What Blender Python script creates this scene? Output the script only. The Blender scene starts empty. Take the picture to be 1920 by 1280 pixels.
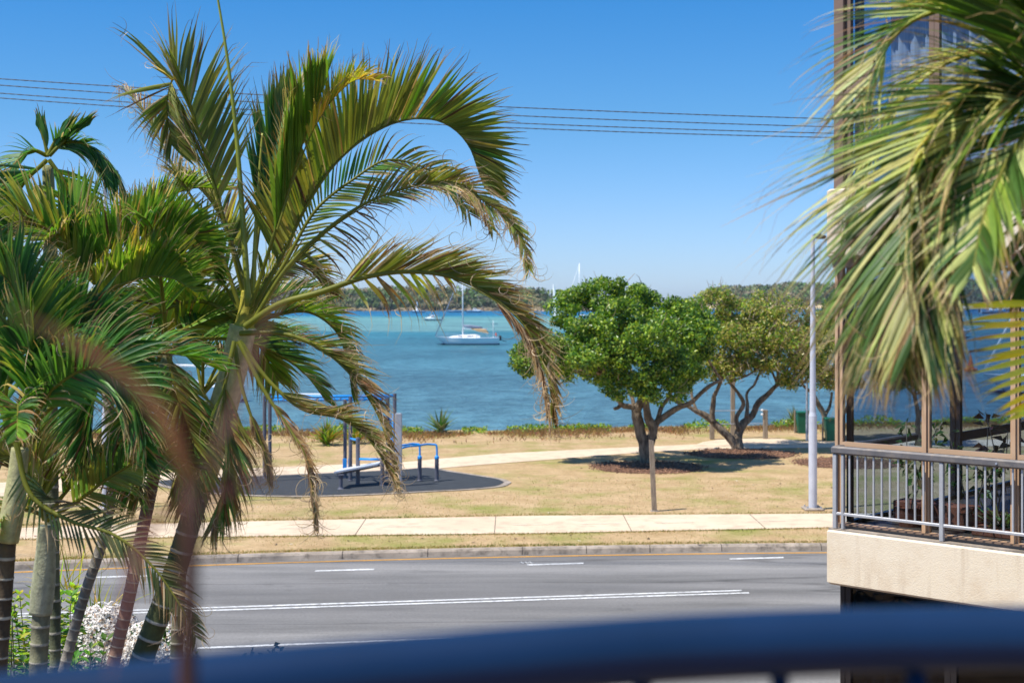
import bpy, math, random
from mathutils import Vector, noise
from math import radians as R, sin, cos, pi

# ------------------------------------------------------------------ camera, sky, sun, exposure
S = bpy.context.scene
COL = S.collection
H = 5.3            # eye height above the park lawn (m)
F = 2560.0         # focal length in photo pixels
HOR = 564.0        # horizon row in the photo
cam_d = bpy.data.cameras.new("camera"); cam = bpy.data.objects.new("camera", cam_d); COL.objects.link(cam)
cam.location = (0, 0, H); cam.rotation_euler = (R(90), 0, 0)
cam_d.sensor_width = 36; cam_d.lens = 36 * F / 1920; cam_d.shift_y = -(640 - HOR) / 1920
cam_d.clip_start = 0.05; cam_d.clip_end = 12000
cam_d.dof.use_dof = True; cam_d.dof.focus_distance = 11.5; cam_d.dof.aperture_fstop = 3.4
S.camera = cam
SUN = Vector((-.43, -.2, .85)).normalized()
w = bpy.data.worlds.new("World"); S.world = w; w.use_nodes = True
nt = w.node_tree; nt.nodes.clear()
out = nt.nodes.new('ShaderNodeOutputWorld'); bg = nt.nodes.new('ShaderNodeBackground')
sky = nt.nodes.new('ShaderNodeTexSky'); sky.sky_type = 'NISHITA'; sky.sun_disc = False
sky.sun_elevation = math.asin(SUN.z); sky.sun_rotation = math.atan2(SUN.x, SUN.y)
sky.air_density = 1.0; sky.dust_density = 0.25; sky.ozone_density = 2.5; sky.altitude = 0
tc = nt.nodes.new('ShaderNodeTexCoord'); sx = nt.nodes.new('ShaderNodeSeparateXYZ')
rp = nt.nodes.new('ShaderNodeValToRGB'); mx = nt.nodes.new('ShaderNodeMix'); mx.data_type = 'RGBA'; mx.blend_type = 'MULTIPLY'
mx.inputs[0].default_value = 1
nt.links.new(tc.outputs['Generated'], sx.inputs[0]); nt.links.new(sx.outputs['Z'], rp.inputs[0])
SKYRAMP = [(0.0, (.60, .79, 1.3)), (0.06, (.50, .72, 1.14)), (0.13, (.34, .66, .98)), (0.215, (.20, .62, 1.0)), (0.5, (.42, .75, 1.1)), (1.0, (.6, .8, 1))]
rp.color_ramp.elements[0].position = SKYRAMP[0][0]; rp.color_ramp.elements[0].color = (*SKYRAMP[0][1], 1)
rp.color_ramp.elements[1].position = 1.0; rp.color_ramp.elements[1].color = (*SKYRAMP[-1][1], 1)
for p_, c_ in SKYRAMP[1:-1]:
    e = rp.color_ramp.elements.new(p_); e.color = (*c_, 1)
nt.links.new(sky.outputs[0], mx.inputs[6]); nt.links.new(rp.outputs[0], mx.inputs[7])
nt.links.new(mx.outputs[2], bg.inputs[0]); nt.links.new(bg.outputs[0], out.inputs[0])
bg.inputs[1].default_value = 0.105
sl = bpy.data.lights.new("sun", 'SUN'); sl.energy = 4.2; sl.angle = R(.53); sl.color = (1, .945, .86)
so = bpy.data.objects.new("sun", sl); COL.objects.link(so); so.rotation_euler = SUN.to_track_quat('Z', 'Y').to_euler()
so.location = SUN * 60
S.view_settings.view_transform = 'Standard'; S.view_settings.look = 'None'
S.view_settings.exposure = 0.45; S.view_settings.gamma = 1; S.view_settings.use_curve_mapping = False
S.render.engine = 'CYCLES'
S.cycles.max_bounces = 8; S.cycles.transparent_max_bounces = 16; S.cycles.diffuse_bounces = 3
S.cycles.glossy_bounces = 3; S.cycles.transmission_bounces = 6; S.cycles.caustics_reflective = False; S.cycles.caustics_refractive = False
rnd = random.Random(7)
HAZE = .0001

# ------------------------------------------------------------------ helpers
def P(px, py, D):
    return Vector(((px - 960) / F * D, D, H - (py - HOR) / F * D))
def G(px, py, z=0.0):
    D = F * (H - z) / (py - HOR)
    return Vector(((px - 960) / F * D, D, z))
def lin(r, g, b, k=1.0):
    f = lambda c: (c / 12.92 if c <= .04045 else ((c + .055) / 1.055) ** 2.4)
    return (f(r / 255) * k, f(g / 255) * k, f(b / 255) * k)
def lerp3(a, b, t): return tuple(a[i] + (b[i] - a[i]) * t for i in range(3))

ORG = {}
class MB:
    def __init__(s): s.v = []; s.f = []; s.c = []; s.usec = False
    def add(s, vs, fs, col=None):
        o = len(s.v); s.v.extend(vs); s.f.extend([tuple(i + o for i in f) for f in fs])
        if col is not None: s.usec = True
        if col is not None and isinstance(col, list): s.c.extend(col)
        else: s.c.extend([col or (.5, .5, .5)] * len(vs))
        return s
    def build(s, name, m, parent=None, smooth=False):
        off = ORG.get(parent.name, Vector()) if parent else Vector()
        me = bpy.data.meshes.new(name)
        me.from_pydata([tuple(Vector(v) - off) for v in s.v], [], s.f); me.update()
        if s.usec:
            a = me.color_attributes.new("Col", 'FLOAT_COLOR', 'POINT')
            flat = []
            for c in s.c: flat.extend((c[0], c[1], c[2], 1.0))
            a.data.foreach_set('color', flat)
        if smooth: me.polygons.foreach_set('use_smooth', [True] * len(me.polygons))
        me.materials.append(m)
        o = bpy.data.objects.new(name, me); COL.objects.link(o)
        if parent: o.parent = parent; ORG[o.name] = off
        return o
    # shapes
    def box(s, c, d, ax=None, col=None):
        c = Vector(c); ax = ax or (Vector((1, 0, 0)), Vector((0, 1, 0)), Vector((0, 0, 1)))
        vs = [c + ax[0] * (d[0] / 2 * i) + ax[1] * (d[1] / 2 * j) + ax[2] * (d[2] / 2 * k) for k in (-1, 1) for j in (-1, 1) for i in (-1, 1)]
        return s.add(vs, [(0, 2, 3, 1), (4, 5, 7, 6), (0, 1, 5, 4), (2, 6, 7, 3), (0, 4, 6, 2), (1, 3, 7, 5)], col)
    def bbox(s, c, d, b=.01, ax=None, col=None):
        """box with chamfered vertical and horizontal edges"""
        c = Vector(c); ax = ax or (Vector((1, 0, 0)), Vector((0, 1, 0)), Vector((0, 0, 1)))
        b = min(b, min(d) * .45); hx, hy, hz = d[0] / 2, d[1] / 2, d[2] / 2
        def ring(x, y, z):
            q = b
            pts = [(-x + q, -y), (x - q, -y), (x, -y + q), (x, y - q), (x - q, y), (-x + q, y), (-x, y - q), (-x, -y + q)]
            return [c + ax[0] * p[0] + ax[1] * p[1] + ax[2] * z for p in pts]
        vs = ring(hx - b, hy - b, -hz) + ring(hx, hy, -hz + b) + ring(hx, hy, hz - b) + ring(hx - b, hy - b, hz)
        fs = [tuple(range(7, -1, -1)), tuple(range(24, 32))]
        for r_ in range(3):
            for i in range(8):
                j = (i + 1) % 8; fs.append((r_ * 8 + i, r_ * 8 + j, r_ * 8 + 8 + j, r_ * 8 + 8 + i))
        return s.add(vs, fs, col)
    def tube(s, pts, rad, n=8, caps=True, col=None, wob=0.0):
        pts = [Vector(p) for p in pts]; m = len(pts)
        rad = rad if isinstance(rad, (list, tuple)) else [rad] * m
        vs = []; prev = None
        for i, p in enumerate(pts):
            t = (pts[min(i + 1, m - 1)] - pts[max(i - 1, 0)])
            t = t.normalized() if t.length > 1e-9 else Vector((0, 0, 1))
            if prev is None:
                a = Vector((1, 0, 0)) if abs(t.x) < .9 else Vector((0, 1, 0)); u = t.cross(a).normalized()
            else:
                u = (prev - t * prev.dot(t)); u = u.normalized() if u.length > 1e-6 else t.orthogonal().normalized()
            prev = u; v = t.cross(u)
            for k in range(n):
                a = 2 * pi * k / n; r_ = rad[i]
                if wob: r_ *= 1 + wob * noise.noise(p * 3 + Vector((cos(a), sin(a), 0)) * 1.5)
                vs.append(p + (u * cos(a) + v * sin(a)) * r_)
        fs = []
        for i in range(m - 1):
            for k in range(n):
                j = (k + 1) % n; fs.append((i * n + k, i * n + j, i * n + n + j, i * n + n + k))
        if caps: fs.append(tuple(range(n - 1, -1, -1))); fs.append(tuple(range((m - 1) * n, m * n)))
        return s.add(vs, fs, col)
    def leaf(s, p, d, wv, L, W, col, bend=None):
        """flat pointed leaf of six verts (kite with a fold)"""
        tip = p + d * L
        n_ = d.cross(wv).normalized() * (W * .18)
        m1 = p + d * (L * .4); b_ = (bend or Vector((0, 0, 0)))
        vs = [p, m1 + wv * (W / 2) + n_, tip + b_, m1 - wv * (W / 2) + n_]
        return s.add(vs, [(0, 1, 2, 3)], col)

def tag(o, label=None, cat=None, group=None, kind=None):
    if label: o['label'] = label
    if cat: o['category'] = cat
    if group: o['group'] = group
    if kind: o['kind'] = kind
    return o
def thing(name, loc, label, cat, group=None):
    o = bpy.data.objects.new(name, None); COL.objects.link(o); o.location = loc; o.empty_display_size = .2
    ORG[o.name] = Vector(loc)
    return tag(o, label, cat, group)

def spline(pts, n):
    """Catmull-Rom through points (Vectors or tuples)"""
    pts = [Vector(p) for p in pts]; m = len(pts)
    hs = [max(1e-6, (pts[i + 1] - pts[i]).length) for i in range(m - 1)]
    sl_ = [(pts[i + 1] - pts[i]) / hs[i] for i in range(m - 1)]
    tg = [sl_[0]] + [(sl_[i - 1] * hs[i] + sl_[i] * hs[i - 1]) / (hs[i - 1] + hs[i]) for i in range(1, m - 1)] + [sl_[-1]]
    L = [0]
    for h_ in hs: L.append(L[-1] + h_)
    res = []
    for k in range(n + 1):
        d = L[-1] * k / n; i = 0
        while i < m - 2 and L[i + 1] < d: i += 1
        t = (d - L[i]) / hs[i]; h_ = hs[i]
        res.append(pts[i] * (2 * t ** 3 - 3 * t * t + 1) + tg[i] * (h_ * (t ** 3 - 2 * t * t + t)) + pts[i + 1] * (3 * t * t - 2 * t ** 3) + tg[i + 1] * (h_ * (t ** 3 - t * t)))
    return res

# ------------------------------------------------------------------ materials
def mat(name, c1, c2=None, scale=5.0, rough=.6, bump=0.0, bscale=None, spec=.4, metal=0.0, detail=6, vcol=False, transl=0.0,
        c3=None, s3=None, coord='Object', stretch=None, contrast=(.35, .65), coat=0, ttint=(1.5, 1.45, .75, 1)):
    m = bpy.data.materials.new(name); m.use_nodes = True
    n = m.node_tree.nodes; l = m.node_tree.links; bs = n['Principled BSDF']
    bs.inputs['Roughness'].default_value = rough; bs.inputs['Specular IOR Level'].default_value = spec
    bs.inputs['Metallic'].default_value = metal; bs.inputs['Base Color'].default_value = (*c1, 1)
    if coat: bs.inputs['Coat Weight'].default_value = coat
    t = n.new('ShaderNodeTexCoord'); vec = t.outputs[coord]
    if stretch:
        mp = n.new('ShaderNodeMapping'); mp.inputs['Scale'].default_value = stretch; l.new(vec, mp.inputs[0]); vec = mp.outputs[0]
    colo = None
    if vcol:
        at = n.new('ShaderNodeAttribute'); at.attribute_name = 'Col'; colo = at.outputs['Color']
    if c2 is not None:
        nz = n.new('ShaderNodeTexNoise'); nz.inputs['Scale'].default_value = scale; nz.inputs['Detail'].default_value = detail; nz.inputs['Roughness'].default_value = .6
        l.new(vec, nz.inputs['Vector'])
        mr = n.new('ShaderNodeMapRange'); mr.inputs['From Min'].default_value = contrast[0]; mr.inputs['From Max'].default_value = contrast[1]
        l.new(nz.outputs['Fac'], mr.inputs['Value'])
        mi = n.new('ShaderNodeMix'); mi.data_type = 'RGBA'; l.new(mr.outputs[0], mi.inputs[0])
        if vcol:
            mi.blend_type = 'MIX'; mu = n.new('ShaderNodeMix'); mu.data_type = 'RGBA'; mu.blend_type = 'MULTIPLY'; mu.inputs[0].default_value = 1
            mi.inputs[6].default_value = (*c1, 1); mi.inputs[7].default_value = (*c2, 1)
            l.new(colo, mu.inputs[6]); l.new(mi.outputs[2], mu.inputs[7]); colo = mu.outputs[2]
        else:
            mi.inputs[6].default_value = (*c1, 1); mi.inputs[7].default_value = (*c2, 1); colo = mi.outputs[2]
        if c3 is not None:
            n3 = n.new('ShaderNodeTexNoise'); n3.inputs['Scale'].default_value = s3; n3.inputs['Detail'].default_value = 8; n3.inputs['Roughness'].default_value = .65
            l.new(vec, n3.inputs['Vector'])
            r3 = n.new('ShaderNodeMapRange'); r3.inputs['From Min'].default_value = .48; r3.inputs['From Max'].default_value = .68
            l.new(n3.outputs['Fac'], r3.inputs['Value'])
            m3 = n.new('ShaderNodeMix'); m3.data_type = 'RGBA'; l.new(r3.outputs[0], m3.inputs[0]); l.new(colo, m3.inputs[6]); m3.inputs[7].default_value = (*c3, 1); colo = m3.outputs[2]
    if colo is not None: l.new(colo, bs.inputs['Base Color'])
    if bump:
        nb = n.new('ShaderNodeTexNoise'); nb.inputs['Scale'].default_value = bscale or scale * 4; nb.inputs['Detail'].default_value = 5
        l.new(vec, nb.inputs['Vector']); bu = n.new('ShaderNodeBump'); bu.inputs['Strength'].default_value = 1; bu.inputs['Distance'].default_value = bump
        l.new(nb.outputs['Fac'], bu.inputs['Height']); l.new(bu.outputs[0], bs.inputs['Normal'])
    if transl:
        tr = n.new('ShaderNodeBsdfTranslucent'); ms = n.new('ShaderNodeMixShader'); ms.inputs[0].default_value = transl
        g = n.new('ShaderNodeMix'); g.data_type = 'RGBA'; g.blend_type = 'MULTIPLY'; g.inputs[0].default_value = 1; g.inputs[7].default_value = ttint
        if colo is not None: l.new(colo, g.inputs[6])
        else: g.inputs[6].default_value = (*c1, 1)
        l.new(g.outputs[2], tr.inputs[0])
        l.new(bs.outputs[0], ms.inputs[1]); l.new(tr.outputs[0], ms.inputs[2]); l.new(ms.outputs[0], n['Material Output'].inputs[0])
    return m
def glass(name, tint, refl=1.0, rough=0.0):
    m = bpy.data.materials.new(name); m.use_nodes = True; n = m.node_tree.nodes; l = m.node_tree.links; n.clear()
    o = n.new('ShaderNodeOutputMaterial'); t = n.new('ShaderNodeBsdfTransparent'); t.inputs[0].default_value = (*tint, 1)
    g = n.new('ShaderNodeBsdfGlossy'); g.inputs['Roughness'].default_value = rough; g.inputs[0].default_value = (refl, refl, refl, 1)
    fr = n.new('ShaderNodeFresnel'); fr.inputs[0].default_value = 1.5; ms = n.new('ShaderNodeMixShader')
    ge = n.new('ShaderNodeNewGeometry'); iv = n.new('ShaderNodeMath'); iv.operation = 'SUBTRACT'; iv.inputs[0].default_value = 1; l.new(ge.outputs['Backfacing'], iv.inputs[1])
    mf = n.new('ShaderNodeMath'); mf.operation = 'MULTIPLY'; l.new(fr.outputs[0], mf.inputs[0]); l.new(iv.outputs[0], mf.inputs[1])
    l.new(mf.outputs[0], ms.inputs[0]); l.new(t.outputs[0], ms.inputs[1]); l.new(g.outputs[0], ms.inputs[2]); l.new(ms.outputs[0], o.inputs[0])
    return m

M = {}
M['leaf'] = mat('palm leaf', (1.1, 1.1, 1.1), (1.55, 1.5, 1.35), 6, rough=.42, spec=.35, vcol=True, transl=.38)
M['rachis'] = mat('palm leaf stalk', (.8, .8, .8), (1.1, 1.1, 1.1), 9, rough=.4, vcol=True)
M['trunk'] = mat('palm trunk', (.75, .75, .75), (1.15, 1.15, 1.1), 25, rough=.75, vcol=True, bump=.004, bscale=60)
M['tree_leaf'] = mat('tree leaf', (1.1, 1.1, 1.1), (1.6, 1.55, 1.3), 3, rough=.36, spec=.5, vcol=True, transl=.35)
M['bark'] = mat('grey brown bark', lin(84, 73, 62), lin(156, 140, 120), 9, rough=.9, bump=.02, bscale=22, stretch=(1, 1, .35))
M['far'] = mat('far bush foliage', (1.0, 1.0, 1.0), (1.6, 1.55, 1.4), .02, rough=.8, spec=.1, vcol=True)
M['white_paint'] = mat('white gelcoat', lin(240, 241, 242), lin(246, 247, 248), .7, rough=.25)
M['marking'] = mat('white road paint', lin(215, 215, 210), lin(238, 238, 235), 3, rough=.6, c3=lin(150, 150, 150), s3=14)
def joints():
    jm = MB(); 
    for i in range(26):
        X = -13 + i * 1.05 * 1.0; a = interp([(-6.1, 30.7), (.5, 31.1), (7.4, 31.9)], X); b = interp([(-6.5, 32.8), (.53, 33.67), (7.8, 34.0)], X)
        if i % 3 == 0: jm.box((X, (a + b) / 2, .0135), (.014, b - a - .02, .006))
    return jm
M['faded'] = mat('faded path paint', lin(232, 222, 206), lin(226, 206, 178), 5, rough=.8)
M['yellow'] = mat('yellow road paint', lin(220, 160, 60), lin(190, 140, 70), 4, rough=.65)
M['concrete'] = mat('pale concrete path', lin(218, 194, 164), lin(230, 208, 178), .6, rough=.85, c3=lin(200, 178, 152), s3=2.2, bump=.003, bscale=40)
M['kerb'] = mat('weathered kerb concrete', lin(150, 138, 124), lin(186, 172, 156), 1.5, rough=.9, c3=lin(110, 102, 92), s3=5, bump=.006, bscale=14)
M['metal'] = mat('galvanised pole', lin(150, 158, 172), lin(170, 176, 188), 3, rough=.45, metal=.15)
M['pale_pole'] = mat('pale grey painted pole', lin(188, 192, 204), lin(202, 206, 216), 3, rough=.5)
M['rail_grey'] = mat('grey painted aluminium', lin(192, 192, 194), lin(208, 208, 208), 4, rough=.35, metal=.35)
M['rail_top'] = mat('weathered grey handrail', lin(106, 103, 103), lin(124, 120, 120), 4, rough=.5, metal=.2, c3=lin(140, 130, 120), s3=7)
M['tan_frame'] = mat('tan aluminium frame', lin(196, 160, 126), lin(206, 172, 138), 2, rough=.35)
M['brown_frame'] = mat('bronze aluminium frame', lin(128, 106, 90), lin(142, 118, 100), 2, rough=.35)
M['dark_frame'] = mat('dark frame', lin(38, 34, 34), lin(48, 44, 44), 2, rough=.35)
M['black'] = mat('black plastic', lin(26, 26, 28), lin(38, 38, 40), 2, rough=.45)
M['render'] = mat('cream textured render', lin(238, 220, 190), lin(244, 228, 202), .8, rough=.9, c3=lin(226, 204, 172), s3=1.6, bump=.004, bscale=60)
def stains(m, amt=.8):
    n = m.node_tree.nodes; l = m.node_tree.links; bs = n['Principled BSDF']; src = bs.inputs['Base Color'].links[0].from_socket
    t = n.new('ShaderNodeTexCoord'); mp = n.new('ShaderNodeMapping'); mp.inputs['Scale'].default_value = (3.2, 3.2, .3); l.new(t.outputs['Object'], mp.inputs[0])
    nz = n.new('ShaderNodeTexNoise'); nz.inputs['Scale'].default_value = 1.2; nz.inputs['Detail'].default_value = 6; nz.inputs['Roughness'].default_value = .6; l.new(mp.outputs[0], nz.inputs[0])
    mr = n.new('ShaderNodeMapRange'); mr.inputs['From Min'].default_value = .55; mr.inputs['From Max'].default_value = .75; l.new(nz.outputs['Fac'], mr.inputs['Value'])
    mf = n.new('ShaderNodeMath'); mf.operation = 'MULTIPLY'; mf.inputs[1].default_value = amt; l.new(mr.outputs[0], mf.inputs[0])
    mi = n.new('ShaderNodeMix'); mi.data_type = 'RGBA'; l.new(mf.outputs[0], mi.inputs[0]); l.new(src, mi.inputs[6]); mi.inputs[7].default_value = (*lin(190, 164, 134), 1); l.new(mi.outputs[2], bs.inputs['Base Color'])
stains(M['render'])
M['glass'] = glass('window glass', (.76, .82, .88), .85)
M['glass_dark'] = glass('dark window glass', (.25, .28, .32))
M['navy'] = mat('navy gloss paint', lin(18, 44, 74), lin(20, 48, 82), 5, rough=.4, spec=.4)
M['grey_post'] = mat('charcoal powder coat', lin(88, 90, 102), lin(100, 102, 114), 4, rough=.5)
M['blue'] = mat('bright blue paint', lin(30, 146, 230), lin(40, 156, 236), 3, rough=.35)
M['timber'] = mat('grey weathered timber', lin(120, 108, 96), lin(160, 146, 128), 6, rough=.9, stretch=(6, 6, .8))
M['green_panel'] = mat('dark green plastic', lin(18, 92, 72), lin(24, 108, 84), 3, rough=.4)
M['wire'] = mat('aged cable', lin(70, 72, 78), lin(96, 98, 104), 40, rough=.7)
M['curtain'] = mat('pale curtain', lin(190, 194, 205), lin(215, 218, 226), 5, rough=.9, stretch=(14, 14, .3))
M['plant'] = mat('leafy plant', (.8, .8, .8), (1.1, 1.1, 1.1), 8, rough=.4, vcol=True, transl=.3)
M['petal'] = mat('flower petals', (.95, .95, .95), (1.05, 1.05, 1.05), 8, rough=.6, vcol=True, transl=.3, ttint=(1, 1, 1, 1))
M['orange'] = mat('orange red canvas', lin(200, 80, 50), lin(210, 95, 60), 3, rough=.6)
M['canvas'] = mat('blue grey sail cover', lin(120, 130, 150), lin(140, 150, 168), 3, rough=.8)
M['sail'] = mat('white sailcloth', lin(238, 238, 238), lin(246, 246, 246), 2, rough=.7)
M['tansail'] = mat('tan sailcloth', lin(200, 165, 120), lin(215, 180, 135), 2, rough=.8)
M['glassdark'] = mat('dark boat window', lin(30, 40, 55), lin(40, 50, 65), 3, rough=.15)
M['hullblue'] = mat('navy hull stripe', lin(40, 62, 96), lin(50, 74, 110), 3, rough=.3)
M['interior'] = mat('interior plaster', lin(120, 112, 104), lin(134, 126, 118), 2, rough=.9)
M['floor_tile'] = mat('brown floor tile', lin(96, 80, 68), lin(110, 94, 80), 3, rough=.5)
M['terracotta'] = mat('terracotta planter', lin(140, 82, 58), lin(160, 96, 68), 5, rough=.8)

# ------------------------------------------------------------------ the setting: ground, road, paths, water
def kerbD(X):
    x = max(-14, min(10, X)); d = 29.2 + .11 * x - .0055 * x * x
    if X < -14: d += (X + 14) * .264
    return d
def shoreD(X): return 54.6 + max(0, min(60, X + 4)) * .18 + .5 * noise.noise(Vector((X * .15, 3, 0)))
def interp(pts, X):
    if X <= pts[0][0]: a, b = pts[0], pts[1]
    elif X >= pts[-1][0]: a, b = pts[-2], pts[-1]
    else:
        for i in range(len(pts) - 1):
            if pts[i][0] <= X <= pts[i + 1][0]: a, b = pts[i], pts[i + 1]; break
    return a[1] + (b[1] - a[1]) * (X - a[0]) / (b[0] - a[0])
def ribbon(f0, f1, xs, z, m, name, rows=1, parent=None):
    mb = MB(); vs = []; fs = []
    for X in xs:
        for r_ in range(rows + 1):
            y = f0(X) + (f1(X) - f0(X)) * r_ / rows; vs.append((X, y, z(X, y) if callable(z) else z))
    q = rows + 1
    for i in range(len(xs) - 1):
        for r_ in range(rows): fs.append((i * q + r_, (i + 1) * q + r_, (i + 1) * q + r_ + 1, i * q + r_ + 1))
    mb.add(vs, fs); return mb.build(name, m, parent)
XS = [-160 + 2 * i for i in range(40)] + [-80 + i * .5 for i in range(320)] + [80 + 2 * i for i in range(41)]

# lawn with the bank that falls to the water
M['lawn'] = mat('dry winter lawn', lin(178, 150, 110), lin(200, 172, 132), 1.3, rough=.95, spec=.1, c3=lin(146, 146, 78), s3=.45, bump=.012, bscale=28, detail=10)
def upgrade_lawn():
    m = M['lawn']; n = m.node_tree.nodes; l = m.node_tree.links; bs = n['Principled BSDF']
    src = bs.inputs['Base Color'].links[0].from_socket
    t = n.new('ShaderNodeTexCoord')
    nz = n.new('ShaderNodeTexNoise'); nz.inputs['Scale'].default_value = 9; nz.inputs['Detail'].default_value = 8; nz.inputs['Roughness'].default_value = .75
    l.new(t.outputs['Object'], nz.inputs[0])
    mr = n.new('ShaderNodeMapRange'); mr.inputs['From Min'].default_value = .3; mr.inputs['From Max'].default_value = .7
    mr.inputs['To Min'].default_value = .68; mr.inputs['To Max'].default_value = 1.22; l.new(nz.outputs['Fac'], mr.inputs['Value'])
    mu = n.new('ShaderNodeMix'); mu.data_type = 'RGBA'; mu.blend_type = 'MULTIPLY'; mu.inputs[0].default_value = 1
    cb = n.new('ShaderNodeCombineColor'); 
    for i in range(3): l.new(mr.outputs[0], cb.inputs[i])
    l.new(src, mu.inputs[6]); l.new(cb.outputs[0], mu.inputs[7]); l.new(mu.outputs[2], bs.inputs['Base Color'])
upgrade_lawn()
def lawn_mesh():
    vs = []; fs = []; ds = [0, .2, .4, .6, .7, .8, .86, .9, .94, .97, 1.0]; out_ = [.6, 1.4, 2.5, 4, 6, 12]
    q = len(ds) + len(out_)
    for X in XS:
        a = kerbD(X) + .16; b = shoreD(X)
        for d in ds:
            y = a + (b - a) * d; z = 0
            if d > .8 and d < 1: z = .05 * noise.noise(Vector((X * .4, y * .4, 0)))
            if d == 1: z = .1 + .08 * noise.noise(Vector((X * .7, y, 2)))
            vs.append((X, y, z))
        for o_ in out_: vs.append((X, b + o_, -.28 * o_ + .25 * noise.noise(Vector((X * .5, o_, 5)))))
    for i in range(len(XS) - 1):
        for r_ in range(q - 1): fs.append((i * q + r_, (i + 1) * q + r_, (i + 1) * q + r_ + 1, i * q + r_ + 1))
    return MB().add(vs, fs).build('lawn', M['lawn'], smooth=True)
tag(lawn_mesh(), kind='structure')

# road
M['asphalt'] = mat('worn grey asphalt', lin(116, 115, 114), lin(142, 140, 137), .35, rough=.95, spec=.15, c3=lin(112, 111, 109), s3=.8, bump=.006, bscale=60, stretch=(.25, 1.6, 1))
def asphalt_grain():
    m = M['asphalt']; n = m.node_tree.nodes; l = m.node_tree.links; bs = n['Principled BSDF']
    src = bs.inputs['Base Color'].links[0].from_socket; t = n.new('ShaderNodeTexCoord')
    nz = n.new('ShaderNodeTexNoise'); nz.inputs['Scale'].default_value = 22; nz.inputs['Detail'].default_value = 6; nz.inputs['Roughness'].default_value = .8
    l.new(t.outputs['Object'], nz.inputs[0])
    mr = n.new('ShaderNodeMapRange'); mr.inputs['From Min'].default_value = .3; mr.inputs['From Max'].default_value = .7; mr.inputs['To Min'].default_value = .8; mr.inputs['To Max'].default_value = 1.2
    l.new(nz.outputs['Fac'], mr.inputs['Value'])
    # cracks and seams running with the traffic
    mp = n.new('ShaderNodeMapping'); mp.inputs['Scale'].default_value = (.12, 1.0, 1); mp.inputs['Rotation'].default_value = (0, 0, R(-8)); l.new(t.outputs['Object'], mp.inputs[0])
    vo = n.new('ShaderNodeTexVoronoi'); vo.feature = 'DISTANCE_TO_EDGE'; vo.inputs['Scale'].default_value = .38
    nd = n.new('ShaderNodeTexNoise'); nd.inputs['Scale'].default_value = 2.5; nd.inputs['Detail'].default_value = 5; l.new(mp.outputs[0], nd.inputs[0])
    ad = n.new('ShaderNodeMix'); ad.data_type = 'RGBA'; ad.blend_type = 'LINEAR_LIGHT'; ad.inputs[0].default_value = .25; l.new(mp.outputs[0], ad.inputs[6]); l.new(nd.outputs['Color'], ad.inputs[7])
    l.new(ad.outputs[2], vo.inputs['Vector'])
    cr = n.new('ShaderNodeMapRange'); cr.inputs['From Min'].default_value = 0; cr.inputs['From Max'].default_value = .018; cr.inputs['To Min'].default_value = .66; cr.inputs['To Max'].default_value = 1
    l.new(vo.outputs['Distance'], cr.inputs['Value'])
    mp2 = n.new('ShaderNodeMapping'); mp2.inputs['Scale'].default_value = (.03, .75, 1); mp2.inputs['Rotation'].default_value = (0, 0, R(-8.5)); l.new(t.outputs['Object'], mp2.inputs[0])
    nl = n.new('ShaderNodeTexNoise'); nl.inputs['Scale'].default_value = 1; nl.inputs['Detail'].default_value = 3; l.new(mp2.outputs[0], nl.inputs[0])
    rl_ = n.new('ShaderNodeMapRange'); rl_.inputs['From Min'].default_value = .35; rl_.inputs['From Max'].default_value = .65; rl_.inputs['To Min'].default_value = .86; rl_.inputs['To Max'].default_value = 1.1; l.new(nl.outputs['Fac'], rl_.inputs['Value'])
    ns_ = n.new('ShaderNodeTexNoise'); ns_.inputs['Scale'].default_value = 1.1; ns_.inputs['Detail'].default_value = 7; ns_.inputs['Roughness'].default_value = .7; l.new(t.outputs['Object'], ns_.inputs[0])
    rs_ = n.new('ShaderNodeMapRange'); rs_.inputs['From Min'].default_value = .62; rs_.inputs['From Max'].default_value = .72; rs_.inputs['To Min'].default_value = 1; rs_.inputs['To Max'].default_value = .8; l.new(ns_.outputs['Fac'], rs_.inputs['Value'])
    m0 = n.new('ShaderNodeMath'); m0.operation = 'MULTIPLY'; l.new(rl_.outputs[0], m0.inputs[0]); l.new(rs_.outputs[0], m0.inputs[1])
    m1 = n.new('ShaderNodeMath'); m1.operation = 'MULTIPLY'; l.new(m0.outputs[0], m1.inputs[0]); l.new(cr.outputs[0], m1.inputs[1])
    ml = n.new('ShaderNodeMath'); ml.operation = 'MULTIPLY'; l.new(mr.outputs[0], ml.inputs[0]); l.new(m1.outputs[0], ml.inputs[1])
    cb = n.new('ShaderNodeCombineColor')
    for i in range(3): l.new(ml.outputs[0], cb.inputs[i])
    mu = n.new('ShaderNodeMix'); mu.data_type = 'RGBA'; mu.blend_type = 'MULTIPLY'; mu.inputs[0].default_value = 1
    l.new(src, mu.inputs[6]); l.new(cb.outputs[0], mu.inputs[7]); l.new(mu.outputs[2], bs.inputs['Base Color'])
asphalt_grain()
RZ = -.13
nearD = lambda X: 17.6 + .15 * X if X < 40 else 23.6
tag(ribbon(lambda X: nearD(X) - .02, lambda X: kerbD(X) + .02, XS, RZ, M['asphalt'], 'road', 3), kind='structure')
M['soil'] = mat('garden soil', lin(92, 74, 56), lin(126, 104, 80), 2, rough=.95, bump=.03, bscale=12)
tag(ribbon(lambda X: -14, lambda X: nearD(X) - .3, XS, 0, M['soil'], 'garden_ground', 6), kind='structure')
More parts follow.
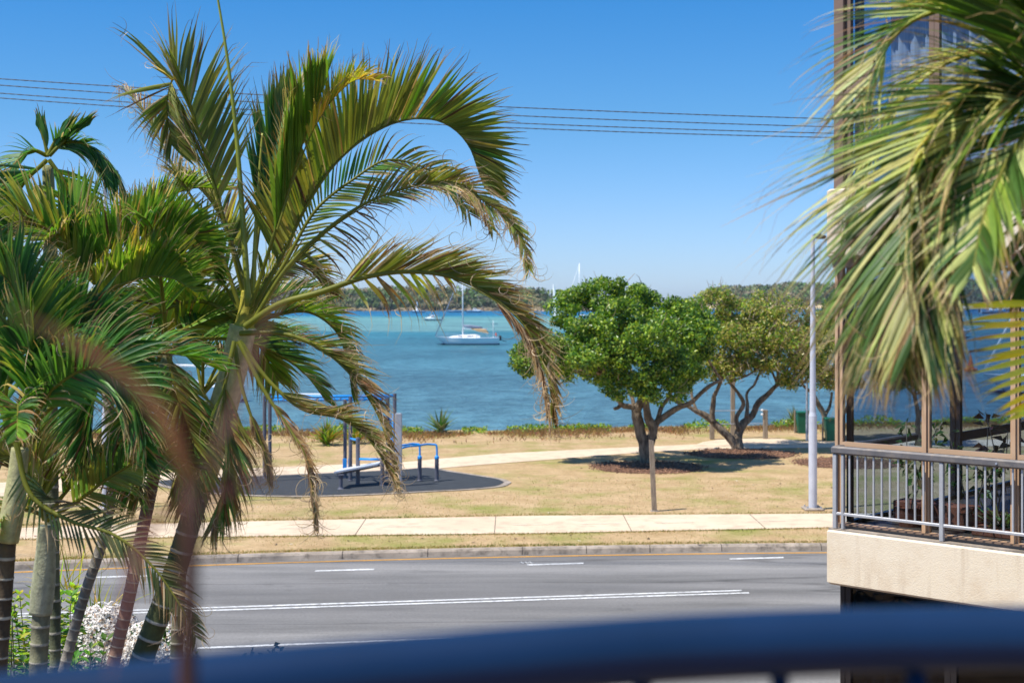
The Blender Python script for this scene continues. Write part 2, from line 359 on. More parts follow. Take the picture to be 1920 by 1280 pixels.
def kerb(f, sgn, name):
    """rolled kerb profile swept along the road edge"""
    prof = [(-.02, -.13 - .06), (0, -.13), (.03, -.03), (.07, .004), (.19, .012), (.2, -.12)]
    vs = []; fs = []; q = len(prof)
    for X in XS:
        for a, z in prof: vs.append((X, f(X) + sgn * a, z))
    for i in range(len(XS) - 1):
        for r_ in range(q - 1):
            a = (i * q + r_, (i + 1) * q + r_, (i + 1) * q + r_ + 1, i * q + r_ + 1); fs.append(a if sgn > 0 else a[::-1])
    mb = MB().add(vs, fs); o = mb.build(name, M['kerb'])
    jb = MB(); x = -60
    while x < 60:
        y = f(x)
        jb.tube([(x, y + sgn * a * 1.02 - sgn * .004, z + .004) for a, z in prof[1:-1]], .007, 4, col=(.1, .1, .1)); x += rnd.uniform(1.3, 2.6)
    return o, jb
ko, jb = kerb(kerbD, 1, 'kerb'); tag(ko, kind='structure')
M['joint'] = mat('dark joint', lin(80, 74, 68), rough=.9)
jj = jb.build('kerb_joints', M['joint'], ko)
ko2, jb2 = kerb(nearD, -1, 'kerb'); tag(ko2, kind='structure')

# road markings, each its own painted sheet
def stripe(x0, x1, f, wd, m, name, z=RZ + .005, step=.5):
    xs = []; x = x0
    while x < x1: xs.append(x); x += step
    xs.append(x1)
    return tag(ribbon(f, lambda X: f(X) + wd, xs, z, m, name), kind='structure')
stripe(-70, 70, lambda X: kerbD(X) - .28, .11, M['yellow'], 'yellow_edge_line')
ctr = lambda X: 24.05 + .149 * (X + 5.26)
gEnd = G(1402, 1108, RZ).x
stripe(-70, gEnd, lambda X: ctr(X) - .12 - .005, .1, M['marking'], 'centre_line')
stripe(-70, gEnd - .1, lambda X: ctr(X) + .1, .1, M['marking'], 'centre_line')
edge = lambda X: 21.35 + .153 * (X + 4.67)
stripe(-70, 60, edge, .11, M['marking'], 'white_edge_line')
dashf = lambda X: 27.4 + .149 * (X + 4.0)
d0 = G(585, 1072, RZ).x; d1 = G(1000, 1057, RZ).x; per = 4.27
for k in range(-12, 14):
    a = d0 + .05 + k * per; stripe(a, a + 1.17, dashf, .13, M['marking'], 'lane_dash')
sq = MB(); p0 = G(1000, 1056, RZ)
sq.tube(spline([(p0.x - .3 + .04 * math.sin(i * 1.9), p0.y + .05 + .05 * math.cos(i * 2.1) , RZ + .006) if 0 else (p0.x - .28 + i * .025, p0.y + .08 + .07 * sin(i * 1.7), RZ + .006) for i in range(12)], 40), .008, 4)
tag(sq.build('paint_drip', M['marking']), kind='structure')

def poly_path(top, bot, name, z, m, extra=True):
    T = sorted((G(*p).x, G(*p).y) for p in top); B = sorted((G(*p).x, G(*p).y) for p in bot)
    xs = [X for X in XS if -60 < X < 60]
    return tag(ribbon(lambda X: interp(B, X), lambda X: interp(T, X), xs, z, m, name), kind='structure')
poly_path([(0, 991), (450, 978), (1000, 967), (1550, 963)], [(0, 1012), (450, 1006), (1000, 1000), (1550, 989)], 'footpath', .012, M['concrete'])
poly_path([(0, 905), (133, 897), (443, 879), (760, 866), (823, 860), (940, 850), (1190, 838), (1330, 832), (1513, 828), (1700, 826)],
          [(0, 932), (133, 920), (443, 897), (760, 884), (893, 872), (1040, 861), (1193, 849), (1300, 843), (1567, 839), (1700, 838)], 'park_path', .012, M['concrete'])
def flat_poly(pts, z, m, name, parent=None):
    v = [Vector((p.x, p.y, z)) for p in pts]
    return MB().add(v, [tuple(range(len(v)))]).build(name, m, parent)
for x_ in (380, 530, 715, 960, 1090, 1230, 1400):
    y_ = 993.5 - (x_ - 380) * .0145; q0 = G(x_, y_).x; fpc = lambda X: interp([(G(380, 993.5).x, G(380, 993.5).y), (G(1400, 978.7).x, G(1400, 978.7).y)], X)
    stripe(q0, q0 + .95, fpc, .05, M['faded'], 'path_dash', z=.018)
tag(joints().build('path_joints', M['joint']), kind='structure')
pad = [G(x, y) for x, y in [(1300, 836), (1318, 829), (1345, 825), (1400, 822.6), (1462, 823), (1495, 826), (1520, 833), (1420, 836)]]
tag(flat_poly(pad, .020, M['concrete'], 'path_apron'), kind='structure')
M['rubber'] = mat('dark rubber softfall', lin(50, 54, 58), lin(60, 64, 68), 3, rough=.95, c3=lin(72, 76, 80), s3=30)
rub_px = [(945, 905), (930, 912), (880, 917), (800, 921), (700, 926), (560, 930), (440, 927), (330, 915), (300, 903), (400, 897), (560, 891), (690, 885), (760, 881), (795, 878), (840, 885), (900, 894), (935, 900)]
rp_ = [G(x, y) for x, y in rub_px]; rp_ = spline(rp_ + [rp_[0]], 90)[:-1]
rp_.reverse()
cen = sum(rp_, Vector()) / len(rp_)
tag(flat_poly(rp_, .030, M['rubber'], 'rubber_surface'), kind='structure')
ring_o = [p + (p - cen).normalized() * .22 for p in rp_]
tag(flat_poly(ring_o, .021, M['kerb'], 'surface_edging'), kind='structure')

# mulch discs round the trees
M['mulch'] = mat('red brown bark mulch', lin(84, 60, 46), lin(134, 98, 74), 7, rough=.95, bump=.03, bscale=16, vcol=False)
def mulch(px, py, rx, ry, seed):
    c = G(px, py); mb = MB(); r2 = random.Random(seed); vs = [c + Vector((0, 0, .06))]; fs = []; n_ = 40
    for k, q in ((1, .5), (2, 1.0)):
        for i in range(n_):
            a = 2 * pi * i / n_; w_ = q * (1 + .12 * noise.noise(Vector((cos(a) * 2, sin(a) * 2, seed))))
            vs.append(c + Vector((cos(a) * rx * w_, sin(a) * ry * w_, .05 if k == 1 else .014)))
    for i in range(n_):
        j = (i + 1) % n_; fs.append((0, 1 + i, 1 + j)); fs.append((1 + i, 1 + n_ + i, 1 + n_ + j, 1 + j))
    mb.add(vs, fs); o = mb.build('mulch_bed', M['mulch'], smooth=True); tag(o, kind='structure')
    chips = MB()
    for i in range(1500):
        a = r2.uniform(0, 2 * pi); q = math.sqrt(r2.random()) * 1.1; p = c + Vector((cos(a) * rx * q, sin(a) * ry * q, .06 * (1.1 - q) + .02))
        d = Vector((r2.gauss(0, 1), r2.gauss(0, 1), r2.gauss(0, .4))).normalized(); s_ = d.orthogonal().normalized()
        chips.leaf(p, d, s_, r2.uniform(.05, .12), r2.uniform(.02, .05), lerp3(lin(82, 58, 44), lin(172, 130, 102), r2.random()))
    co = chips.build('bark_chips', M['chip'], o); tag(co, kind='stuff')
M['chip'] = mat('bark chips', (.8, .8, .8), (1.1, 1.1, 1.1), 4, rough=.9, vcol=True)
mulch(1215, 876, 1.75, 1.6, 1); mulch(1392, 851, 1.85, 1.5, 2); mulch(1590, 868, 1.7, 1.5, 3)

# water
def water():
    m = bpy.data.materials.new('river water'); m.use_nodes = True; n = m.node_tree.nodes; l = m.node_tree.links; bs = n['Principled BSDF']
    t = n.new('ShaderNodeTexCoord'); sp = n.new('ShaderNodeSeparateXYZ'); l.new(t.outputs['Object'], sp.inputs[0])
    nz = n.new('ShaderNodeTexNoise'); nz.inputs['Scale'].default_value = .006; nz.inputs['Detail'].default_value = 4; l.new(t.outputs['Object'], nz.inputs[0])
    a = n.new('ShaderNodeMath'); a.operation = 'MULTIPLY_ADD'; l.new(nz.outputs['Fac'], a.inputs[0]); a.inputs[1].default_value = 140; l.new(sp.outputs['Y'], a.inputs[2])
    xs_ = n.new('ShaderNodeMath'); xs_.operation = 'MULTIPLY_ADD'; l.new(sp.outputs['X'], xs_.inputs[0]); xs_.inputs[1].default_value = -.1; l.new(a.outputs[0], xs_.inputs[2])
    mr = n.new('ShaderNodeMapRange'); mr.inputs['From Min'].default_value = 70; mr.inputs['From Max'].default_value = 1070; l.new(xs_.outputs[0], mr.inputs['Value'])
    r_ = n.new('ShaderNodeValToRGB'); l.new(mr.outputs[0], r_.inputs[0]); cr = r_.color_ramp
    st = [(0, lin(88, 122, 130)), (.10, lin(80, 120, 130)), (.22, lin(62, 116, 126)), (.29, lin(50, 118, 128)), (.315, lin(110, 152, 144)), (.50, lin(112, 162, 152)), (.58, lin(56, 136, 146)), (.64, lin(20, 108, 146)), (1, lin(16, 96, 138))]
    cr.elements[0].position = 0; cr.elements[0].color = (*st[0][1], 1); cr.elements[1].position = 1; cr.elements[1].color = (*st[-1][1], 1)
    for p_, c_ in st[1:-1]: e = cr.elements.new(p_); e.color = (*c_, 1)
    # streaky ripples: light and dark of wave reflections painted into the base colour
    mp = n.new('ShaderNodeMapping'); mp.inputs['Scale'].default_value = (.6, .55, 1); l.new(t.outputs['Object'], mp.inputs[0])
    n1 = n.new('ShaderNodeTexNoise'); n1.inputs['Scale'].default_value = .9; n1.inputs['Detail'].default_value = 6; n1.inputs['Roughness'].default_value = .62; l.new(mp.outputs[0], n1.inputs[0])
    n2 = n.new('ShaderNodeTexNoise'); n2.inputs['Scale'].default_value = .09; n2.inputs['Detail'].default_value = 5; l.new(mp.outputs[0], n2.inputs[0])
    s2 = n.new('ShaderNodeMapRange'); s2.inputs['From Min'].default_value = .3; s2.inputs['From Max'].default_value = .7; s2.inputs['To Min'].default_value = .75; s2.inputs['To Max'].default_value = 1.25; l.new(n2.outputs['Fac'], s2.inputs['Value'])
    s1 = n.new('ShaderNodeMapRange'); s1.inputs['From Min'].default_value = .3; s1.inputs['From Max'].default_value = .7; s1.inputs['To Min'].default_value = .6; s1.inputs['To Max'].default_value = 1.4; l.new(n1.outputs['Fac'], s1.inputs['Value'])
    mm = n.new('ShaderNodeMath'); mm.operation = 'MULTIPLY'; l.new(s1.outputs[0], mm.inputs[0]); l.new(s2.outputs[0], mm.inputs[1])
    cb = n.new('ShaderNodeCombineColor')
    for i in range(3): l.new(mm.outputs[0], cb.inputs[i])
    mu = n.new('ShaderNodeMix'); mu.data_type = 'RGBA'; mu.blend_type = 'MULTIPLY'; mu.inputs[0].default_value = 1
    l.new(r_.outputs[0], mu.inputs[6]); l.new(cb.outputs[0], mu.inputs[7]); l.new(mu.outputs[2], bs.inputs['Base Color'])
    bs.inputs['Roughness'].default_value = .3; bs.inputs['Specular IOR Level'].default_value = .16
    bu = n.new('ShaderNodeBump'); bu.inputs['Strength'].default_value = 1; bu.inputs['Distance'].default_value = 1.0
    l.new(n1.outputs['Fac'], bu.inputs['Height']); l.new(bu.outputs[0], bs.inputs['Normal'])
    return m
WZ = -1.2
wo = MB().add([(-2500, 56.5, WZ), (2500, 56.5, WZ), (2500, 2600, WZ), (-2500, 2600, WZ)], [(0, 1, 2, 3)]).build('water', water()); tag(wo, kind='structure')
tag(MB().add([(-6000, -60, -3.2), (6000, -60, -3.2), (6000, 7000, -3.2), (-6000, 7000, -3.2)], [(0, 1, 2, 3)]).build('seabed', M['soil']), kind='structure')

# far shore: land, rocks and bush
HL = [(-500, 550), (0, 548), (400, 546), (590, 546), (700, 542), (797, 538), (860, 541), (1000, 543), (1060, 547), (1090, 552), (1120, 560)]
HRt = [(1322, 560), (1338, 545), (1400, 541), (1440, 540), (1490, 533), (1540, 536), (1620, 533), (1700, 530), (1800, 527), (1900, 530), (2300, 528)]
def landmass(prof, D0, name, seed, rocks, beach):
    r2 = random.Random(seed); xs = [prof[0][0] + i * (prof[-1][0] - prof[0][0]) / 120 for i in range(121)]
    def hz(px): return H + (HOR - interp(prof, px)) / F * (D0 + 70)
    vs = []; fs = []; rows = [(-14, WZ - .6), (2, WZ + .35), (8, 1.0)]
    for px in xs:
        Xd = (px - 960) / F; top = hz(px) - 4.2
        for dy, z in rows: vs.append((Xd * (D0 + dy), D0 + dy, z))
        for dy, q in ((35, .55), (70, 1), (140, 1.0), (400, .7)): vs.append((Xd * (D0 + dy), D0 + dy, max(.2, top * q)))
    for i in range(120):
        for k in range(6): fs.append((i * 7 + k, (i + 1) * 7 + k, (i + 1) * 7 + k + 1, i * 7 + k + 1))
    tag(MB().add(vs, fs).build('hills', M['far_ground'], smooth=True), kind='structure')
    pal = [lin(92, 104, 70), lin(112, 112, 84), lin(84, 112, 60), lin(120, 112, 92), lin(74, 92, 56), lin(104, 120, 72)]
    mb = MB(); n_ = 1500
    for i in range(n_):
        px = r2.uniform(prof[0][0], prof[-1][0]); dy = r2.choice([4, 12, 22, 34, 46, 58, 68, 74]) + r2.uniform(-5, 5)
        top = hz(px); g = max(.5, (top - 4.2) * min(1, dy / 68)) if dy > 10 else .4
        sc = D0 / 885
        rr = r2.uniform(2.2, 4.6) * (sc if dy > 10 else .7); c = Vector(((px - 960) / F * (D0 + dy), D0 + dy, g + rr * .55 + r2.uniform(-.5, .9)))
        if beach and dy < 12: continue
        base = r2.choice(pal); k_ = r2.uniform(.7, 1.25)
        for j in range(46):
            d = Vector((r2.gauss(0, 1), r2.gauss(0, 1), r2.gauss(0, 1))).normalized()
            if d.y > .5: d.y *= -1
            p = c + Vector((d.x * rr * 1.15, d.y * rr * 1.0, d.z * rr * .75)) * r2.uniform(.75, 1.05)
            u = (d + Vector((r2.gauss(0, .6), r2.gauss(0, .6), r2.gauss(0, .6)))).normalized(); s_ = u.orthogonal().normalized(); t_ = u.cross(s_)
            a = r2.uniform(.5, 1.1) * sc; b = r2.uniform(.4, .9) * sc; kk = k_ * r2.uniform(.7, 1.3); cc = tuple(q * kk for q in base)
            mb.add([p - s_ * a - t_ * b, p + s_ * a - t_ * b * .6, p + s_ * a * .7 + t_ * b, p - s_ * a * .8 + t_ * b * .8], [(0, 1, 2, 3)], cc)
    tag(mb.build('shore_bush', M['far']), 'dense olive and grey green bushland along the far ' + ('sandy shore at right' if beach else 'rocky shore across the water'), 'bushland', kind='stuff')
    rb = MB()
    for i in range(700 if rocks else 0):
        px = r2.uniform(prof[0][0], prof[-1][0]); D = D0 + r2.uniform(-5, 4); c = Vector(((px - 960) / F * D, D, WZ + r2.uniform(-.1, .9) * max(0, (D - D0 + 5) / 6)))
        s_ = r2.uniform(.4, 1.3); vs = []
        for z in (-.6, .2, .8):
            for k in range(6):
                a = k * pi / 3 + r2.uniform(-.3, .3); q = s_ * (1 - .35 * max(0, z)) * r2.uniform(.8, 1.2); vs.append(c + Vector((cos(a) * q, sin(a) * q, z * s_ * .8)))
        fs = [(k, (k + 1) % 6, 6 + (k + 1) % 6, 6 + k) for k in range(6)] + [(6 + k, 6 + (k + 1) % 6, 12 + (k + 1) % 6, 12 + k) for k in range(6)] + [tuple(range(12, 18))]
        rb.add(vs, fs, lerp3(lin(96, 84, 74), lin(206, 176, 146), r2.random() ** 1.6))
    if rocks: tag(rb.build('shore_rocks', M['far']), 'tan and dark boulders along the waterline of the far shore', 'rocks', kind='stuff')
M['far_ground'] = mat('far hillside', lin(122, 112, 88), lin(150, 136, 106), .02, rough=.95)
M['beach'] = mat('beach sand', lin(214, 186, 148), lin(226, 200, 164), .05, rough=.95)
landmass(HL, 885, 'far', 21, True, False)
landmass(HRt, 1160, 'far', 22, False, True)
bpts = []
tag(MB().add([((1325 - 960) / F * 1145, 1145, WZ + .02), ((2400 - 960) / F * 1145, 1145, WZ + .02), ((2400 - 960) / F * 1172, 1172, 1.6), ((1325 - 960) / F * 1172, 1172, 1.6)], [(0, 1, 2, 3)]).build('beach', M['beach']), kind='structure')

# ------------------------------------------------------------------ palms
GREENS = [lin(104, 142, 48), lin(120, 154, 54), lin(92, 130, 46), lin(136, 160, 60)]
DEEP = [lin(66, 112, 52), lin(80, 126, 54), lin(58, 98, 52), lin(94, 136, 62)]
OLIVE = [lin(124, 134, 58), lin(108, 120, 54), lin(144, 148, 74), lin(94, 106, 50)]
YELLOW = [lin(190, 190, 70), lin(170, 180, 60), lin(206, 186, 70), lin(150, 165, 60)]
DRY = [lin(150, 118, 78), lin(176, 148, 108), lin(116, 84, 56), lin(196, 174, 138), lin(92, 68, 50)]
WK = .8
def frond(root, rach, n, L, W, rows, pal, seed, up=None, dry=0.2, droop=.5, ang=(60, 28), rr=.016, start=.12, lab=None, curl=.5, lenp=None, stalk=None, miss=0.03, K=6, jit=.16, name='frond', wtw=.35, spread=0.0):
    """rach: control points; rows: leaflet row angles (deg) round the rachis measured from 'up';
    dry: share of the leaf that is brown (grows to the tips)"""
    r2 = random.Random(seed); pts = spline(rach, 48); m = len(pts)
    rb = MB(); rc0 = stalk or lin(122, 126, 46)
    fr = MB()
    up0 = Vector(up) if up else Vector((0, 0, 1))
    rad = [rr * (1 - .82 * (i / (m - 1))) for i in range(m)]
    cols = []
    for i in range(m):
        c = lerp3(rc0, lin(120, 120, 50), i / m)
        cols += [c] * 6
    fr.tube(pts, rad, 6, False, col=cols)
    view = Vector((0, -1, 0)); prevN = None
    dryf = r2.random()
    ph_ = r2.uniform(0, 50); K = 8; W = W * WK
    for i in range(n):
        u = start + (1 - start) * (i / (n - 1)) ** .92
        f_ = u * (m - 1); k = min(int(f_), m - 2); p = pts[k].lerp(pts[k + 1], f_ - k)
        T = (pts[k + 1] - pts[max(0, k - 1)]).normalized()
        N = up0 - T * up0.dot(T)
        if N.length < .35 and prevN is not None: N = prevN - T * prevN.dot(T)
        N = N.normalized()
        if prevN is not None: N = (N * .5 + prevN * .5); N = (N - T * N.dot(T)).normalized()
        prevN = N; B = T.cross(N)
        lp = lenp(u) if lenp else (.35 + .75 * math.sin(pi * min(1, (u * .86 + .12))) ** .7)
        # small groups of leaflets hold together, as on a wind-blown frond
        gA = 5 * noise.noise(Vector((u * 14, ph_, 0))); gP = 14 * noise.noise(Vector((u * 9, ph_, 5)))
        for rw in rows:
            if r2.random() < miss: continue
            phi = R(rw + gP + r2.gauss(0, 4)); A = R(ang[0] + (ang[1] - ang[0]) * u + gA + r2.gauss(0, 2.2))
            d0 = (N * cos(phi) + B * sin(phi))
            d = (T * cos(A) + d0 * sin(A)).normalized(); le = L * lp * r2.uniform(.9, 1.08)
            wv = (T - d * T.dot(d)).normalized(); wv = (wv + d.cross(wv) * (r2.gauss(0, wtw * .6) + .15)).normalized()
            bi = (noise.noise(Vector((u * 5, ph_ + rw * .1, 9))) * .5 + .5) * len(pal) + r2.gauss(0, .5)
            base = pal[int(max(0, min(len(pal) - 1, bi)))]; base = tuple(c * r2.uniform(.88, 1.14) for c in base)
            isdry = r2.random() < dry * (.15 + u * .8); dc = r2.choice(DRY)
            tipdry = min(.95, max(0, r2.gauss(dry * .7 + .1, .14)))
            q = p.copy(); vs = []; cs = []
            dr = droop * r2.uniform(.7, 1.4); cu = r2.gauss(0, curl); cu2 = r2.gauss(0, curl); ww = W * r2.uniform(.85, 1.15); wisp = r2.uniform(.66, .86); wl = r2.uniform(.5, 1.7) * (.6 + dry)
            if isdry: ww *= .55; dr *= 1.4
            for s_ in range(K + 1):
                t = s_ / K
                prof = (.5 + .5 * min(1, t / .2)) if t < .25 else max(.0, 1 - ((t - .25) / (wisp - .25)) ** 2.0 * .86)
                if t > wisp: prof = .2 * (1.08 - t) / (1.08 - wisp)
                h = ww * .5 * prof; nn = wv.cross(d).normalized()
                vs += [q + wv * h + nn * h * .5, q, q - wv * h + nn * h * .5]
                cc = dc if isdry else (lerp3(base, dc, min(1, max(0, (t - (1 - tipdry)) * 5))))
                if t > wisp: cc = lerp3(cc, DRY[3] if dry > .3 else dc, .75)
                cs += [cc, tuple(c * .9 for c in cc), cc]
                seg = le / K * (1 if t < wisp else wl)
                q = q + d * seg
                g = dr * (t ** 1.3) * 1.1
                cf = 1 if t < wisp else 5.5
                jt = jit * (.35 if t < wisp else 1.5) * (1 if not isdry else 2.0)
                d = (d + Vector((0, 0, -1)) * g * (.55 if t < wisp else 1.3) + wv * cu * t * t * .16 * cf + nn * cu2 * t * t * .16 * cf + Vector((r2.gauss(0, 1), r2.gauss(0, 1), r2.gauss(0, 1))) * jt * t).normalized()
                wv = (wv - d * wv.dot(d)).normalized()
            fs = []
            for s_ in range(K): a = s_ * 3; fs += [(a, a + 3, a + 4, a + 1), (a + 1, a + 4, a + 5, a + 2)]
            fr.add(vs, fs, cs)
            # wind-frayed dry threads that curl off the leaflets
            if r2.random() < max(0, dry - .12) * 1.3 * (.35 + u):
                k0 = r2.choice((3, 4, 5, 6)) * 3 + 1; q = vs[k0]; e = (d + Vector((r2.gauss(0, .5), r2.gauss(0, .5), r2.gauss(.1, .5)))).normalized()
                ax = Vector((r2.gauss(0, .4), 1, r2.gauss(0, .4))).normalized(); cv = r2.gauss(0, .42); n_ = 9; st = r2.uniform(.012, .024); tv = []; dcc = lerp3(DRY[3], lin(150, 130, 120), r2.random())
                for s_ in range(n_ + 1):
                    sd_ = e.cross(ax).normalized() * (.0024 * (1.1 - s_ / n_)); tv += [q + sd_, q - sd_]
                    q = q + e * st; e = (e + ax.cross(e) * cv + Vector((0, 0, -.06))).normalized(); cv *= 1.1
                fr.add(tv, [(2 * z, 2 * z + 1, 2 * z + 3, 2 * z + 2) for z in range(n_)], dcc)
    o = fr.build(name, M['leaf'], root, smooth=True)
    if lab: o['label'] = lab
    return o

def palm_trunk(root, pts, r0, r1, cA, cB, ring=.11, seed=1, name='trunk', ringc=None):
    """ringed palm stem: thin pale leaf scars between darker internodes"""
    sp_ = spline(pts, 150); L = sum((sp_[i + 1] - sp_[i]).length for i in range(150)); nR = max(2, int(L / ring))
    r2 = random.Random(seed); rc = ringc or lin(186, 178, 160); P2 = []; rad = []; cols = []
    P3 = spline(pts, nR * 20)
    for j in range(nR):
        ic = lerp3(cA, cB, max(0, min(1, .5 + 1.2 * noise.noise(P3[j * 20] * 2.3)))); kk = r2.uniform(.85, 1.12); thick = r2.choice((1, 2, 2))
        for f_, q in ((0, 1), (thick, 1), (thick + 1, 0), (11, 0), (19, 0)):
            i = j * 20 + f_; p = P3[i]; u = i / (nR * 20); c = lerp3(rc, ic, .12) if q else tuple(x * kk * (.8 if f_ > 15 else 1) for x in ic)
            rr = (r0 + (r1 - r0) * u) * (1.05 if q else 1)
            P2.append(p); rad.append(rr); cols += [tuple(x * (1 + .3 * noise.noise(p * 5 + Vector((cos(2 * pi * k / 12), sin(2 * pi * k / 12), 0)) * 1.1)) for x in c) for k in range(12)]
    return MB().tube(P2, rad, 12, True, col=cols).build(name, M['trunk'], root, smooth=True)
def crownshaft(root, pts, r0, r1, cA, cB, seed=1):
    P2 = spline(pts, 30); rad = []; cols = []
    for i, p in enumerate(P2):
        u = i / 30; rr = r0 + (r1 - r0) * u; rr *= 1 + .12 * math.sin(pi * min(1, u * 1.4))
        rad.append(rr)
        for k in range(12):
            q = .5 + .8 * noise.noise(Vector((cos(k * pi / 6) * 1.2, sin(k * pi / 6) * 1.2, p.z * .8 + seed))); cols.append(lerp3(cA, cB, max(0, min(1, q))))
    return MB().tube(P2, rad, 12, True, col=cols).build('crownshaft', M['trunk'], root, smooth=True)
def pp(l, D, dD=0.0):
    """pixel polyline to 3D; D first value, dD added linearly to the end (or list of depths)"""
    n_ = len(l)
    return [P(x, y, (D[i] if isinstance(D, list) else D + dD * i / max(1, n_ - 1))) for i, (x, y) in enumerate(l)]

# --- the big leaning palm in the middle left
D = 8.5
base = P(265, 1240, D); g0 = Vector((base.x - .35, base.y, 0))
main = thing('palm_tree', g0, 'tallest palm, leaning right, its wind-burnt fronds arching over the water', 'palm')
def sh(p, dy=0): return p + Vector((0, dy, 0))
palm_trunk(main, [g0, P(265, 1240, D), P(322, 1088, D), P(380, 900, D)], .085, .068, lin(52, 62, 34), lin(98, 100, 58), .115, 3, ringc=lin(178, 172, 160))
crownshaft(main, [P(376, 912, D), P(408, 800, D), P(436, 700, D), P(456, 612, D)], .082, .085, lin(170, 168, 76), lin(226, 208, 156), 2)
crownshaft(main, [P(450, 640, D), P(462, 590, D), P(466, 545, D)], .06, .045, lin(150, 150, 60), lin(190, 175, 60), 4)['label'] = 'yellow sheath at the crown of the palm'
tipS = lambda u: (.45 + .7 * min(1, u / .25)) * (1 - .62 * max(0, (u - .45) / .55))
